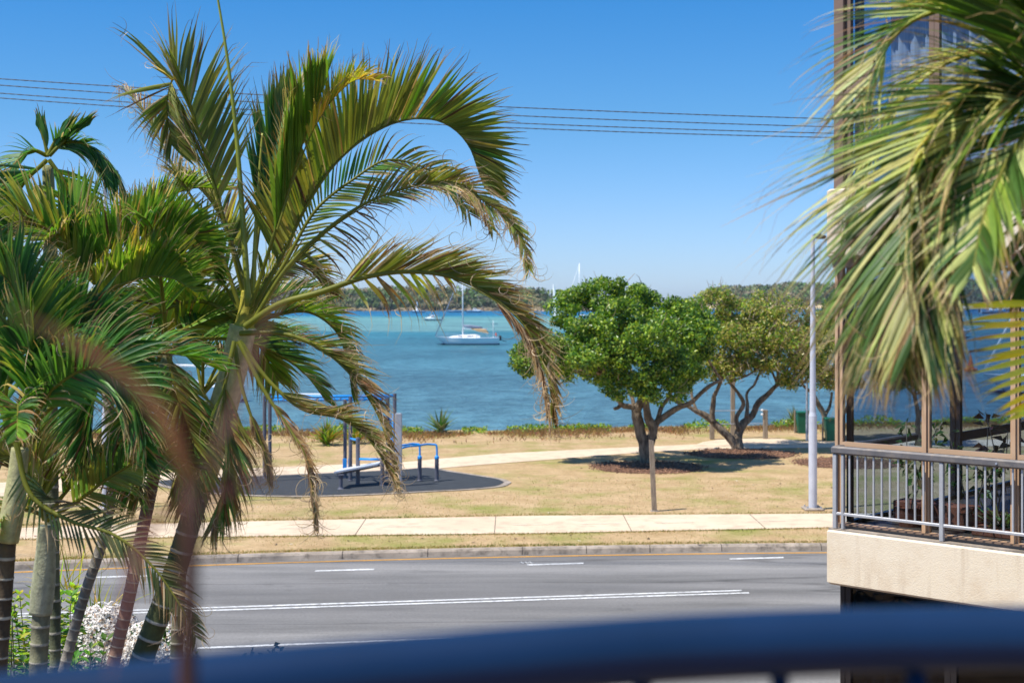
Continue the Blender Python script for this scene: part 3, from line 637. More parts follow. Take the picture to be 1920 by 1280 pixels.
MF = [
 ([(463, 575), (428, 440), (385, 290), (352, 190), (326, 148), (314, 185), (322, 270)], 8.5, -.3, 84, .58, .030, (-70, 45), OLIVE, (.25, -.3, 1), .22, .25, (44, 40), dict(start=.36)),
 ([(455, 590), (395, 430), (335, 330), (290, 245), (262, 195), (236, 170)], 8.6, .3, 44, .26, .018, (-75, 70), OLIVE + DRY[:1], (0, -.2, 1), .8, .4, (50, 25), dict(start=.5, curl=.9)),
 ([(468, 560), (484, 440), (496, 350), (510, 280), (526, 220), (540, 180)], 8.9, .5, 50, .60, .044, (-60, 60), DEEP + OLIVE, (.2, -.2, 1), .05, .04, (26, 14), dict(start=.35, wtw=.15)),
 ([(470, 575), (514, 440), (548, 330), (570, 260), (588, 205), (604, 165)], 8.3, -.4, 54, .64, .048, (-50, 50), GREENS + OLIVE[:1], (-.2, -.2, 1), .05, .04, (26, 16), dict(start=.35, wtw=.15)),
 ([(520, 430), (560, 310), (592, 235), (630, 180), (668, 150), (705, 150)], 8.1, -.2, 40, .26, .018, (-70, 70, 0), YELLOW, (-.2, -.2, 1), .2, .6, (46, 30), dict(start=.5, rr=.008)),
 ([(470, 588), (533, 470), (585, 368), (633, 302), (690, 255), (735, 232), (785, 222), (820, 226), (855, 245), (880, 275), (897, 320), (908, 350)], 8.4, .1, 100, .54, .036, (-6, 20), OLIVE + GREENS[:1] + OLIVE + DEEP[:1], (-.05, -.15, 1), .1, .14, (58, 44), dict(start=.16, miss=.01, wtw=.12)),
 ([(475, 590), (533, 495), (600, 385), (660, 338), (727, 300), (790, 312), (850, 352), (880, 400)], 8.9, .4, 60, .30, .022, (-15, 150), DEEP + OLIVE, (-.1, -.2, 1), .25, .5, (56, 30), dict(start=.25)),
 ([(476, 600), (540, 500), (627, 419), (673, 388), (717, 367), (783, 347), (833, 340), (873, 348), (907, 377), (943, 400), (967, 430), (982, 462), (990, 497)], 8.2, -.4, 62, .27, .020, (-20, 40, 140), OLIVE + DRY[:1], (0, -.15, 1), .45, .5, (48, 22), dict(start=.42, curl=.8, lenp=tipS)),
 ([(540, 505), (627, 424), (717, 372), (800, 350), (860, 355), (900, 392), (920, 425)], 8.25, -.2, 26, .22, .02, (-60, 120), OLIVE + DRY[:1], (0, -.15, 1), .5, .8, (40, 22), dict(start=.62, curl=.8, rr=.006)),
 ([(460, 612), (520, 572), (600, 548), (690, 518), (760, 509), (850, 520), (930, 560), (985, 612), (1012, 665), (1030, 718), (1036, 772)], 8.0, -.5, 104, .38, .021, (-22, 26), OLIVE + OLIVE + DRY[:1] + OLIVE, (.1, -.15, 1), .5, .15, (36, 14), dict(start=.28, curl=1.2, miss=.01, rr=.022, lenp=tipS)),
 ([(850, 524), (928, 564), (980, 614), (1006, 666), (1022, 716), (1030, 756)], 7.72, -.2, 60, .28, .018, (150, -160, 90), DRY + OLIVE[:2], (0, -.15, 1), .6, .9, (20, 8), dict(start=.3, curl=.6, rr=.004, lenp=lambda u: 1.1 - .55 * u)),
 ([(640, 535), (700, 518), (760, 510), (830, 515)], 7.9, -.05, 9, .34, .03, (170, -150), YELLOW + DRY[:2], (0, -.15, 1), .7, .9, (70, 50), dict(start=.1, curl=1.2, rr=.004)),
 ([(560, 478), (627, 422), (680, 387)], 8.2, -.1, 9, .34, .024, (170, -150), OLIVE + DRY[1:3], (0, -.15, 1), .8, 1.0, (80, 60), dict(start=.05, curl=.8, rr=.004)),
 ([(455, 620), (520, 590), (580, 585), (630, 620), (652, 680), (660, 735)], 8.9, .2, 52, .28, .024, (-25, 40), GREENS + OLIVE, (.1, -.2, 1), .35, .6, (46, 22), dict(start=.2, lenp=tipS)),
 ([(450, 625), (530, 625), (605, 655), (665, 710), (705, 770), (730, 840), (742, 900)], 8.3, -.4, 66, .27, .019, (-25, 40), OLIVE + DRY[:1], (.2, -.2, 1), .62, .3, (42, 14), dict(start=.3, curl=1.1, lenp=tipS)),
 ([(450, 640), (510, 720), (570, 768), (640, 785), (690, 822), (722, 870), (738, 905)], 8.1, -.4, 66, .25, .019, (-30, 30), OLIVE + DRY[:2], (.2, -.2, 1), .6, .3, (42, 14), dict(start=.3, curl=1.1, lenp=tipS)),
 ([(448, 640), (500, 740), (540, 800), (570, 850), (586, 920), (592, 985)], 7.9, -.4, 50, .17, .018, (-70, 80), OLIVE + DRY, (.5, -.2, .6), .8, .4, (30, 12), dict(start=.35, curl=1.0)),
 ([(440, 650), (455, 730), (478, 800), (500, 860), (506, 900)], 8.2, -.2, 36, .18, .02, (-90, 90), OLIVE + DRY, (.5, -.2, .6), .6, .4, (26, 12), dict(start=.5)),
 ([(440, 640), (420, 740), (430, 830), (420, 930), (398, 990)], 7.9, -.3, 56, .34, .022, (-80, -10, 60), DEEP + DRY[:1] + OLIVE, (.6, -.3, .5), .3, .5, (42, 22), dict(start=.25)),
 ([(452, 600), (380, 565), (300, 585), (225, 640), (190, 720)], 8.9, .4, 60, .44, .034, (-20, 20, 160), GREENS + YELLOW, (0, -.2, 1), .15, .35, (55, 30), dict(start=.2)),
 ([(455, 590), (410, 520), (350, 450), (285, 420), (220, 430)], 8.9, .3, 56, .40, .032, (-25, 25, 150), YELLOW + GREENS, (0, -.2, 1), .15, .35, (55, 30), dict(start=.2)),
 ([(470, 580), (500, 520), (540, 490), (585, 500), (620, 550)], 9.2, .6, 46, .3, .022, (-25, 25, 150), OLIVE + YELLOW[:1], (0, -.2, 1), .45, .5, (50, 26), dict(start=.2)),
 ([(466, 560), (440, 470), (410, 400), (370, 350), (330, 330)], 8.8, .3, 46, .34, .026, (-40, 50), OLIVE + YELLOW[:1], (0, -.2, 1), .35, .4, (46, 30), dict(start=.25)),
]
def put_fronds(root, tab, seed0=100):
    for i, (px, D0, dD, n_, L, W, rows, pal, up, dry, droop, ang, kw) in enumerate(tab):
        frond(root, pp(px, D0, dD), n_, L, W, rows, pal, seed0 + i, up=up, dry=dry, droop=droop, ang=ang, **kw)
put_fronds(main, MF)
def spear(root, l, D, r0, r1, c):
    pts = spline(pp(l, D), 30); MBs = MB().tube(pts, [r0 + (r1 - r0) * i / 30 for i in range(31)], 7, True, col=c)
    return MBs.build('spear_leaf', M['rachis'], root, smooth=True)
spear(main, [(466, 575), (456, 420), (442, 240), (425, 100), (402, -40)], 8.35, .022, .006, lin(150, 158, 60))
spear(main, [(474, 575), (478, 470), (484, 360), (492, 250)], 8.4, .018, .006, lin(170, 170, 66))

# --- the cluster at the left
def cluster_palm(label, trunk_px, D, r0, r1, shaft_px, cr, nfr, length, seed, pal=None, tabs=None, shaftc=None, ring=.11, tc=None, spread=(-1, 1), leafW=.03, dry=.18):
    b = P(*trunk_px[0], D); b2 = P(*trunk_px[1], D); g = Vector((b.x + (b.x - b2.x) / max(.2, abs(b.z - b2.z)) * 1.2, b.y, 0)); root = thing('palm_tree', g, label, 'palm')
    sc = tc or (lin(76, 78, 56), lin(124, 120, 96))
    palm_trunk(root, [g] + pp(trunk_px, D), r0, r1, sc[0], sc[1], ring, seed)
    if shaft_px:
        c_ = shaftc or (lin(128, 138, 84), lin(176, 176, 132)); crownshaft(root, pp(shaft_px, D), r1 * 1.25, r1 * 1.0, c_[0], c_[1], seed)
    if tabs: put_fronds(root, tabs, seed * 50)
    r2 = random.Random(seed); c = P(*cr, D); pal = pal or (DEEP + GREENS)
    for i in range(nfr):
        az = 2 * pi * (i * .382 + r2.uniform(-.04, .04)); el = R(r2.uniform(5, 78)); Lf = length * r2.uniform(.8, 1.1)
        d = Vector((cos(az) * cos(el), sin(az) * cos(el), sin(el))); pts = [c]; q = c.copy(); st = Lf / 7
        for k in range(7):
            q = q + d * st; pts.append(q.copy()); d = (d + Vector((0, 0, -1)) * (.09 + .08 * k * .6)).normalized()
        frond(root, pts, 46, length * .30, leafW, (-68, 68) if i % 2 else (-45, 60), [tuple(x * r2.uniform(.85, 1.1) for x in k_) for k_ in pal], seed * 91 + i, dry=dry, droop=.45, ang=(58, 28), start=.2, K=5)
    return root
cluster_palm('leftmost palm at the photo edge, with a pale green crownshaft above dark brown rings', [(-2, 1245), (14, 1010)], 7.8, .045, .05,
    [(14, 1015), (28, 930), (38, 840)], (38, 822), 3, 1.2, 11,
    tabs=[([(30, 830), (10, 740), (35, 672), (90, 628), (150, 612), (205, 632), (240, 690), (256, 765)], 7.7, -.3, 84, .40, .040, (-16, 14), DEEP, (.05, -.25, 1), .06, .1, (78, 42), dict(start=.28, wtw=.15)),
          ([(40, 826), (60, 740), (110, 690), (170, 680), (225, 720), (262, 800), (276, 870)], 7.5, -.3, 66, .30, .03, (-30, 35), DEEP + GREENS[:1], (.1, -.3, 1), .15, .3, (66, 34), dict(start=.2)),
          ([(30, 830), (60, 930), (130, 975), (215, 1003), (285, 1060), (335, 1130), (366, 1190)], 7.2, -.3, 54, .24, .019, (-30, 150), [lin(60, 78, 42), lin(78, 84, 46), lin(92, 90, 52)], (.3, -.2, 1), .3, .5, (50, 30), dict(start=.1)),
          ([(25, 830), (-20, 700), (-60, 560), (-60, 420)], 7.7, .1, 50, .5, .036, (-30, 30), DEEP, (.8, -.3, .5), .1, .4, (55, 35), dict(start=.2)),
          ([(40, 825), (110, 720), (175, 690), (240, 730), (270, 810)], 7.3, -.3, 54, .42, .03, (-30, 40, 150), DEEP, (0, -.2, 1), .15, .6, (55, 30), dict(start=.2)),
          ([(40, 830), (60, 740), (50, 620), (10, 520), (-50, 480)], 7.4, -.2, 56, .46, .034, (-40, 30, 60), GREENS + DEEP, (.3, -.3, 1), .12, .5, (55, 30), dict(start=.2))],
    shaftc=(lin(150, 150, 96), lin(196, 190, 140)), tc=(lin(58, 46, 34), lin(98, 82, 60)))
cluster_palm('short palm second from the left edge, with thick pale grey crownshaft', [(72, 1245), (78, 1140)], 8.4, .055, .055,
    [(76, 1150), (84, 1060), (88, 985)], (86, 970), 3, .9, 12, pal=DEEP + OLIVE,
    tabs=[([(88, 975), (150, 935), (220, 885), (300, 850), (360, 880)], 8.2, -.3, 50, .34, .026, (-20, 30, 160), DEEP + OLIVE, (0, -.2, 1), .2, .6, (55, 30), dict(start=.2)),
          ([(84, 975), (60, 900), (30, 860), (-20, 850)], 8.2, -.1, 40, .34, .026, (-20, 30, 160), OLIVE, (0, -.2, 1), .3, .6, (55, 30), dict(start=.2))],
    shaftc=(lin(150, 152, 120), lin(178, 176, 150)), tc=(lin(96, 98, 74), lin(140, 136, 108)))
cluster_palm('tall slim palm with a spiky crown, highest of the left cluster', [(104, 1245), (101, 1060), (96, 640)], 9.4, .036, .04,
    [(96, 650), (94, 450), (90, 310)], (90, 292), 0, 1.0, 13, pal=DEEP,
    tabs=[([(88, 292), (110, 272), (145, 266), (185, 286), (220, 326), (242, 375)], 9.3, -.2, 70, .36, .022, (60, 150), DEEP + GREENS[:1], (-.1, -.2, 1), .08, .5, (46, 24), dict(start=.1)),
          ([(88, 292), (62, 282), (35, 300), (5, 350), (-15, 420)], 9.3, -.2, 60, .3, .026, (-100, 60, 120), DEEP, (-.2, -.2, 1), .05, .6, (55, 30), dict(start=.1)),
          ([(90, 292), (82, 262), (74, 240)], 9.3, 0, 7, .22, .045, (-20, 20), DEEP, (1, -.3, .3), .05, .02, (16, 8), dict(start=.3)),
          ([(90, 292), (104, 262), (116, 240)], 9.2, 0, 7, .24, .045, (-20, 20), DEEP, (1, -.3, .3), .05, .04, (16, 8), dict(start=.3)),
          ([(92, 292), (128, 258), (158, 236)], 9.2, 0, 9, .24, .045, (-20, 20), DEEP, (0, -.3, 1), .05, .15, (18, 8), dict(start=.3)),
          ([(92, 300), (120, 340), (140, 400), (150, 470)], 9.1, 0, 50, .36, .03, (-70, 70), YELLOW + GREENS, (0, -.3, 1), .05, .3, (50, 30), dict(start=.1)),
          ([(88, 300), (40, 350), (20, 430), (40, 520)], 9.0, 0, 44, .42, .03, (-70, 0, 70), DEEP, (0, -.3, 1), .05, .4, (50, 30), dict(start=.1))],
    tc=(lin(80, 86, 60), lin(116, 118, 88)))
cluster_palm('slender grey ringed palm leaning right between shrubs, bright green fan-like crown', [(122, 1245), (160, 1110), (196, 1000), (212, 880), (200, 720)], 8.9, .036, .034,
    [(201, 730), (190, 620), (180, 540)], (178, 528), 3, 1.15, 14, pal=GREENS + DEEP[:2],
    tabs=[([(150, 540), (166, 500), (205, 464), (250, 441), (300, 430), (350, 436), (385, 470), (405, 520)], 8.5, -.3, 84, .34, .038, (-14, 16), GREENS, (-.05, -.25, 1), .05, .12, (66, 38), dict(start=.05, wtw=.15)),
          ([(180, 560), (225, 535), (270, 520), (320, 520), (365, 545)], 8.4, -.3, 60, .36, .034, (-12, 16), GREENS + YELLOW[:1], (.1, -.25, 1), .03, .1, (56, 34), dict(start=.05, wtw=.15)),
          ([(170, 525), (120, 470), (60, 440), (0, 450), (-50, 500)], 8.5, -.3, 56, .5, .034, (-35, 0, 45), DEEP + OLIVE, (.1, -.3, 1), .08, .4, (58, 34), dict(start=.05)),
          ([(175, 530), (240, 520), (310, 500), (370, 520)], 8.5, -.3, 50, .46, .034, (-45, 0, 40), YELLOW + GREENS, (-.3, -.3, 1), .05, .3, (58, 40), dict(start=.05)),
          ([(175, 530), (170, 450), (150, 390), (110, 360)], 8.9, .2, 50, .36, .034, (-60, 50), GREENS, (-.3, -.3, 1), .05, .3, (58, 40), dict(start=.05))],
    tc=(lin(96, 90, 80), lin(142, 134, 122)), ring=.07)
cluster_palm('pinkish brown ringed palm rising just left of the tallest palm', [(212, 1245), (244, 1110), (266, 1000), (290, 880), (305, 760)], 8.7, .046, .04,
    [(304, 770), (310, 700), (312, 650)], (312, 640), 4, 1.1, 15, pal=DEEP + GREENS[:2] + OLIVE[:1],
    tabs=[([(312, 640), (360, 600), (420, 590), (480, 640), (520, 710)], 9.0, .2, 56, .42, .028, (-30, 30, 150), GREENS + OLIVE, (0, -.2, 1), .2, .5, (55, 30), dict(start=.1)),
          ([(308, 650), (250, 640), (200, 690), (170, 780), (165, 860)], 8.4, -.2, 56, .42, .028, (-50, 20, 60), DEEP, (0, -.3, 1), .2, .5, (50, 30), dict(start=.1)),
          ([(312, 650), (330, 730), (360, 830), (350, 940)], 8.4, -.2, 56, .42, .028, (-80, 0, 80), DEEP + OLIVE, (.5, -.4, .5), .25, .5, (50, 30), dict(start=.1)),
          ([(308, 650), (270, 740), (250, 840), (260, 930)], 8.5, -.2, 56, .42, .028, (-80, 0, 80), DEEP + OLIVE, (-.5, -.4, .5), .25, .5, (50, 30), dict(start=.1))],
    tc=(lin(124, 96, 82), lin(160, 130, 112)), ring=.06)
cluster_palm('palm half hidden at the back of the left cluster, behind the others', [(-60, 1245), (-20, 900), (60, 720)], 10.4, .05, .05,
    [(60, 730), (70, 640), (75, 600)], (75, 640), 7, 1.15, 16, pal=DEEP + [lin(40, 70, 44)])
cluster_palm('palm directly behind the tallest palm, mostly hidden by its fronds', [(330, 1245), (345, 1000), (370, 860)], 10.8, .05, .05,
    [(370, 870), (376, 800), (380, 750)], (380, 740), 6, 1.2, 17, pal=DEEP + OLIVE[:1], dry=.3)

# --- the near palm at the right
rp0 = P(2040, 300, 4.7); right = thing('palm_tree', (rp0.x, rp0.y, 0), 'near palm at the right edge with fronds drooping before the apartment building', 'palm')
palm_trunk(right, [Vector((rp0.x + .06, rp0.y, 0)), P(2046, 700, 4.7), P(2040, 300, 4.7)], .11, .09, lin(96, 90, 60), lin(130, 120, 90), .1, 5)
BR = [lin(110, 142, 52), lin(84, 116, 46), lin(66, 96, 42), lin(176, 180, 112), lin(48, 76, 38), lin(126, 148, 62)]
RF = [
 ([(2030, 240), (1960, 165), (1880, 160), (1800, 190), (1730, 245), (1680, 340), (1655, 460), (1640, 600)], 3.85, -.45, 110, .56, .016, (-62, -95, 80), BR, (-.3, -.3, 1), .14, .28, (40, 22), dict(start=.1)),
 ([(2030, 240), (1970, 180), (1890, 180), (1810, 215), (1750, 280), (1715, 380), (1700, 500), (1692, 610)], 3.6, -.35, 100, .50, .017, (-100, 75, 110), BR + YELLOW[:1], (-.3, -.3, 1), .16, .35, (36, 18), dict(start=.1)),
 ([(2030, 200), (1940, 60), (1840, 5), (1740, 15), (1660, 60), (1615, 130), (1590, 200)], 4.0, -.2, 60, .40, .016, (-75, 70, 110), BR, (-.2, -.3, 1), .15, .4, (42, 24), dict(start=.1)),
 ([(2030, 220), (1960, 200), (1900, 250), (1850, 330), (1815, 420), (1800, 500)], 3.5, -.4, 56, .32, .022, (-70, 80), BR + YELLOW[:1], (-.3, -.5, 1), .12, .4, (42, 24), dict(start=.1)),
 ([(2030, 230), (1980, 130), (1900, 40), (1830, -40), (1760, -80)], 3.7, -.3, 50, .5, .032, (-80, 100, -110), DEEP + BR, (-.2, -.3, 1), .1, .3, (52, 30), dict(start=.1)),
 ([(2040, 260), (1940, 270), (1840, 320), (1740, 400), (1670, 500), (1630, 590), (1612, 660)], 4.1, .1, 60, .40, .014, (-80, -110, 80), BR + DEEP, (-.3, -.3, 1), .2, .4, (38, 18), dict(start=.1)),
 ([(2040, 260), (1990, 300), (1950, 400), (1925, 500), (1915, 540)], 3.7, -.2, 36, .24, .024, (-70, 70), DEEP + BR, (-.3, -.5, 1), .2, .5, (40, 20), dict(start=.1)),
 ([(2030, 215), (1900, 110), (1780, 105), (1680, 170), (1620, 260), (1585, 360), (1570, 440)], 4.15, .1, 60, .32, .014, (-85, 100, 110), BR + DRY[1:2], (-.3, -.3, 1), .25, .4, (40, 22), dict(start=.1)),
]
RF = [([(x + 26, y) for x, y in q[0]], q[1] * 1.2, q[2] * 1.2, q[3], q[4] * 1.17, q[5] * 1.2, *q[6:]) for q in RF]
put_fronds(right, RF, 700)
r3 = random.Random(77); cR = P(2066, 250, 4.68)
for i in range(6):
    az = R(-75 + i * 30); el = R(r3.uniform(15, 60)); d = Vector((cos(az) * cos(el), sin(az) * cos(el), sin(el))); q = cR.copy(); pts_ = [q.copy()]
    for k in range(7): q = q + d * .22; pts_.append(q.copy()); d = (d + Vector((0, 0, -1)) * (.1 + .06 * k)).normalized()
    frond(right, pts_, 50, .5, .026, (-68, 68), BR, 770 + i, dry=.15, droop=.45, ang=(54, 28), start=.2)
yl = [lin(255, 236, 80), lin(252, 226, 60), lin(240, 236, 90), lin(246, 196, 60)]
yf = frond(right, pp([(2040, 300), (2000, 420), (1965, 540), (1950, 660), (1955, 760)], 4.2, -.1), 13, .30, .024, (80, 96), yl, 801, up=(0, -1, .1), dry=.05, droop=.1, ang=(88, 70), start=.6)
yf['label'] = 'ageing yellow frond'

# ------------------------------------------------------------------ park trees
def leaf_cluster(mb, c, r, n, pal, r2, size, flat=1.0):
    for _ in range(n):
        d = Vector((r2.gauss(0, 1), r2.gauss(0, 1), r2.gauss(0, 1))).normalized()
        q = r2.uniform(.35, 1.08) ** .55 if r2.random() < .8 else r2.uniform(.2, 1)
        p = c + Vector((d.x * r[0], d.y * r[1], d.z * r[2])) * q
        o = (d.orthogonal().cross(d) * r2.gauss(0, 1) + d.orthogonal() * r2.gauss(0, 1)).normalized(); o = (o + d * r2.gauss(.35, .45)).normalized()
        w_ = o.cross(d + Vector((r2.gauss(0, .45), r2.gauss(0, .45), r2.gauss(0.25, .45)))).normalized()
        s_ = size * r2.uniform(.7, 1.35); cc = r2.choice(pal); k = r2.uniform(.75, 1.25)
        mb.leaf(p, o, w_, s_, s_ * .55, tuple(x * k for x in cc))
def branch(mb, l, D, r0, r1, dd=0.0, seed=0):
    pts = spline(pp(l, D, dd), 16); rad = [r0 + (r1 - r0) * (i / 16) ** .8 for i in range(17)]
    pts = [p + Vector((noise.noise(p * 2 + Vector((seed, 0, 0))), noise.noise(p * 2 + Vector((0, seed, 0))), 0)) * r0 * .45 for p in pts]
    mb.tube(pts, rad, 9, True, wob=.35)
TG = [lin(104, 136, 38), lin(76, 112, 32), lin(124, 152, 46), lin(48, 80, 28), lin(150, 166, 60), lin(62, 98, 34), lin(90, 124, 38)]
TO = TG[:4] + [lin(132, 128, 72), lin(150, 140, 96), lin(160, 158, 80), lin(144, 148, 66), lin(170, 166, 88)]
def park_tree(label, D, stems, clumps, twigs, seed, pal, dens, size=.115):
    x, y = stems[0][0][0]; b = P(x, y, D); root = thing('park_tree', (b.x, b.y, 0), label, 'tree', 'low spreading trees in the park')
    r2 = random.Random(seed); mb = MB()
    for i, (l, r0, r1, dd) in enumerate(stems): branch(mb, l, D, r0, r1, dd, i + seed)
    # inner limbs reach from the stems into the crown clumps
    ends = [P(l[-1][0], l[-1][1], D + dd) for l, a, c, dd in stems if a < .2]
    ctr_ = []
    for (cx, cy, rx, ry, dz) in clumps:
        c = P(cx, cy, D + dz); ctr_.append((c, rx / F * D, ry / F * D))
        e = min(ends, key=lambda q: (q - c).length); mid = (e + c) / 2 + Vector((r2.gauss(0, .15), r2.gauss(0, .15), -.1))
        mb.tube(spline([e, mid, c], 8), [.05 - .004 * i for i in range(9)], 6)
    mb.build('trunk', M['bark'], root, smooth=True)
    fb = MB()
    for (c, rx, rz) in ctr_:
        ry = max(rx, rz) * .95; area = (rx * rz + rx * ry + rz * ry)
        n_ = int(area * dens * 3.0)
        # sub-clumps give light and dark masses with gaps
        ns = max(10, int(area * 8))
        for k in range(ns):
            d = Vector((r2.gauss(0, 1), r2.gauss(0, 1), r2.gauss(.1, 1))).normalized()
            cc = c + Vector((d.x * rx, d.y * ry, d.z * rz)) * r2.uniform(.55, .95); q = r2.uniform(.22, .42)
            tint = r2.uniform(.85, 1.15); pl = [tuple(v * tint for v in z) for z in pal]
            leaf_cluster(fb, cc, (q, q, q * .75), int(n_ / ns), pl, r2, size)
    # stray sprigs on the outline
    fb.build('crown', M['tree_leaf'], root)
    tb = MB()
    for i in range(twigs):
        c, rx, rz = r2.choice(ctr_); d = Vector((r2.gauss(0, 1), r2.gauss(-.3, 1), r2.gauss(.2, 1))).normalized()
        p = c + Vector((d.x * rx, d.y * rx, d.z * rz)) * r2.uniform(.75, 1.0); L_ = r2.uniform(.2, .5)
        e = p + (d + Vector((r2.gauss(0, .5), 0, r2.gauss(.3, .4)))).normalized() * L_
        tb.tube([p, (p + e) / 2 + Vector((r2.gauss(0, .03), 0, r2.gauss(0, .03))), e], [.012, .009, .004], 4)
    if twigs: tag(tb.build('dead_twigs', M['bark_pale'], root), kind='stuff')
    return root
M['bark_pale'] = mat('bare twigs', lin(140, 122, 104), lin(166, 148, 128), 5, rough=.9)
park_tree('fullest green park tree, nearest the water view centre, with a twin trunk in red mulch', 44.4,
    [([(1212, 872), (1206, 835), (1197, 800), (1195, 778), (1202, 755), (1208, 725)], .23, .13, 0),
     ([(1216, 860), (1218, 830), (1226, 805), (1214, 780), (1212, 750), (1216, 720)], .19, .10, -.3),
     ([(1222, 822), (1228, 795), (1248, 778), (1268, 766), (1300, 752), (1322, 730), (1352, 712)], .15, .05, .2),
     ([(1230, 795), (1240, 765), (1256, 738), (1262, 715)], .09, .05, .5),
     ([(1198, 778), (1186, 764), (1164, 758), (1158, 740), (1143, 716), (1130, 700)], .1, .06, -.4),
     ([(1164, 758), (1158, 764), (1152, 766)], .07, .05, -.2),
     ([(1188, 765), (1186, 748), (1178, 728), (1170, 700)], .07, .05, .3),
     ([(1280, 762), (1262, 748), (1250, 738)], .05, .03, .3)],
    [(1010, 668, 50, 42, 0), (1055, 640, 52, 50, -.8), (1075, 590, 50, 44, .3), (1140, 560, 56, 36, 0), (1190, 560, 50, 36, .8), (1160, 610, 70, 50, -1.2), (1240, 600, 58, 48, .4),
     (1120, 670, 60, 42, -1.6), (1200, 680, 66, 44, -1.8), (1260, 700, 56, 46, -1.5), (1240, 730, 40, 28, -1.9), (1290, 650, 46, 44, -.8), (1060, 690, 36, 26, 1.2), (1160, 640, 80, 50, 1.8), (1290, 600, 44, 40, .8), (1310, 620, 36, 44, -.4), (1180, 720, 50, 26, -1.4), (1120, 700, 40, 24, .6), (1220, 640, 60, 40, -2.2), (1080, 640, 40, 40, -1.2), (1300, 690, 36, 30, .2), (985, 650, 30, 30, .5)], 70, 31, TG, 560)
park_tree('second park tree from the left, sparse and twiggy with a dark forked trunk', 48.6,
    [([(1383, 850), (1374, 826), (1352, 806), (1337, 792), (1322, 778), (1300, 768), (1262, 744)], .18, .06, 0),
     ([(1338, 792), (1336, 768), (1339, 745), (1346, 728), (1352, 712)], .1, .06, -.4),
     ([(1384, 850), (1387, 815), (1396, 790), (1412, 774), (1424, 752), (1440, 738), (1458, 722)], .19, .08, .3),
     ([(1386, 806), (1380, 782), (1394, 756), (1386, 740), (1368, 716)], .1, .05, -.3),
     ([(1400, 782), (1402, 760), (1400, 738), (1414, 722)], .08, .04, .5),
     ([(1306, 770), (1298, 748), (1296, 730)], .06, .04, .3)],
    [(1340, 610, 52, 46, 0), (1390, 590, 56, 36, .4), (1440, 590, 50, 34, -.4), (1490, 600, 44, 36, 0), (1370, 660, 60, 44, -1), (1430, 660, 56, 42, -1.2), (1490, 660, 48, 42, -.6), (1340, 690, 44, 30, -.6), (1500, 700, 36, 26, -.3), (1430, 620, 70, 40, 1.4), (1310, 650, 34, 36, .4), (1300, 590, 36, 30, .6), (1400, 630, 60, 40, -1), (1460, 640, 50, 40, -1.2), (1525, 630, 40, 44, .2), (1520, 680, 36, 36, -.4), (1400, 690, 50, 26, -.8), (1350, 570, 40, 30, .2), (1455, 570, 44, 26, .2)], 620, 32, TO, 290)
park_tree('third park tree, partly behind the pale lamp post and the apartment building corner', 52.0,
    [([(1568, 834), (1562, 815), (1552, 800), (1546, 782), (1524, 738), (1502, 718)], .16, .05, 0),
     ([(1562, 815), (1570, 790), (1590, 760), (1600, 730)], .12, .05, 0), ([(1546, 782), (1556, 756), (1560, 735)], .08, .04, .3)],
    [(1545, 620, 40, 36, 0), (1580, 610, 44, 40, .5), (1560, 670, 46, 40, -.7), (1610, 660, 46, 44, 0), (1520, 660, 34, 36, .3), (1590, 710, 34, 26, 0), (1550, 700, 30, 26, -.4), (1570, 590, 44, 26, 0)], 220, 33, TO, 420)
park_tree('farthest right park tree, seen only through the glass of the balcony room', 50.0,
    [([(1722, 836), (1720, 800), (1722, 770), (1714, 740)], .12, .06, 0), ([(1721, 790), (1732, 765), (1744, 745)], .07, .04, 0)],
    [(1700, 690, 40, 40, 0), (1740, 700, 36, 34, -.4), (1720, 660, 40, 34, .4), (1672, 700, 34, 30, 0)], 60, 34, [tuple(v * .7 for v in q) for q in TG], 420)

# bank vegetation
def strap_plant(name, label, cat, base, n, L, W, pal, seed, upf=.6, droop=.5, group=None, m='plant'):
    r2 = random.Random(seed); root = thing(name, base, label, cat, group); mb = MB(); K = 6
    for i in range(n):
        az = r2.uniform(0, 2 * pi); el = R(r2.uniform(25, 85)) if r2.random() < upf else R(r2.uniform(5, 50))
        d = Vector((cos(az) * cos(el), sin(az) * cos(el), sin(el))); wv = d.cross(Vector((0, 0, 1))).normalized()
        q = Vector(base) + Vector((r2.gauss(0, .05), r2.gauss(0, .05), r2.uniform(0, L * .2))); le = L * r2.uniform(.6, 1.1); c = tuple(x * r2.uniform(.7, 1.2) for x in r2.choice(pal)); vs = []; fs = []
        for s_ in range(K + 1):
            t = s_ / K; h = W * .5 * ((.6 + t) if t < .35 else max(.03, (1 - t) / .65)); nn = wv.cross(d)
            vs += [q + wv * h + nn * h * .6, q, q - wv * h + nn * h * .6]; q = q + d * le / K; d = (d + Vector((0, 0, -1)) * droop * t * .5).normalized()
        for s_ in range(K): a = s_ * 3; fs += [(a, a + 3, a + 4, a + 1), (a + 1, a + 4, a + 5, a + 2)]
        mb.add(vs, fs, c)
    mb.build('leaves', M[m], root); return root
AG = [lin(120, 150, 100), lin(96, 132, 80), lin(140, 160, 110), lin(90, 130, 60)]
YG = [lin(150, 176, 50), lin(176, 186, 70), lin(120, 156, 50), lin(190, 150, 60), lin(96, 130, 44)]
b_ = G(825, 815); strap_plant('agave_plant', 'spiky grey green plant standing above the bank against the water', 'plant', (b_.x, b_.y - .2, .05), 60, 1.0, .1, AG, 41, .85, .25)
b_ = G(613, 835); strap_plant('lily_plant', 'clump of yellow green strappy leaves beside the exercise frame posts', 'plant', (b_.x, b_.y, 0), 120, .95, .09, YG, 42, .8, .55)
b_ = G(668, 832); strap_plant('lily_plant', 'smaller clump of pale green leaves behind the exercise frame posts', 'plant', (b_.x, b_.y, 0), 70, .8, .08, YG, 43, .8, .55)
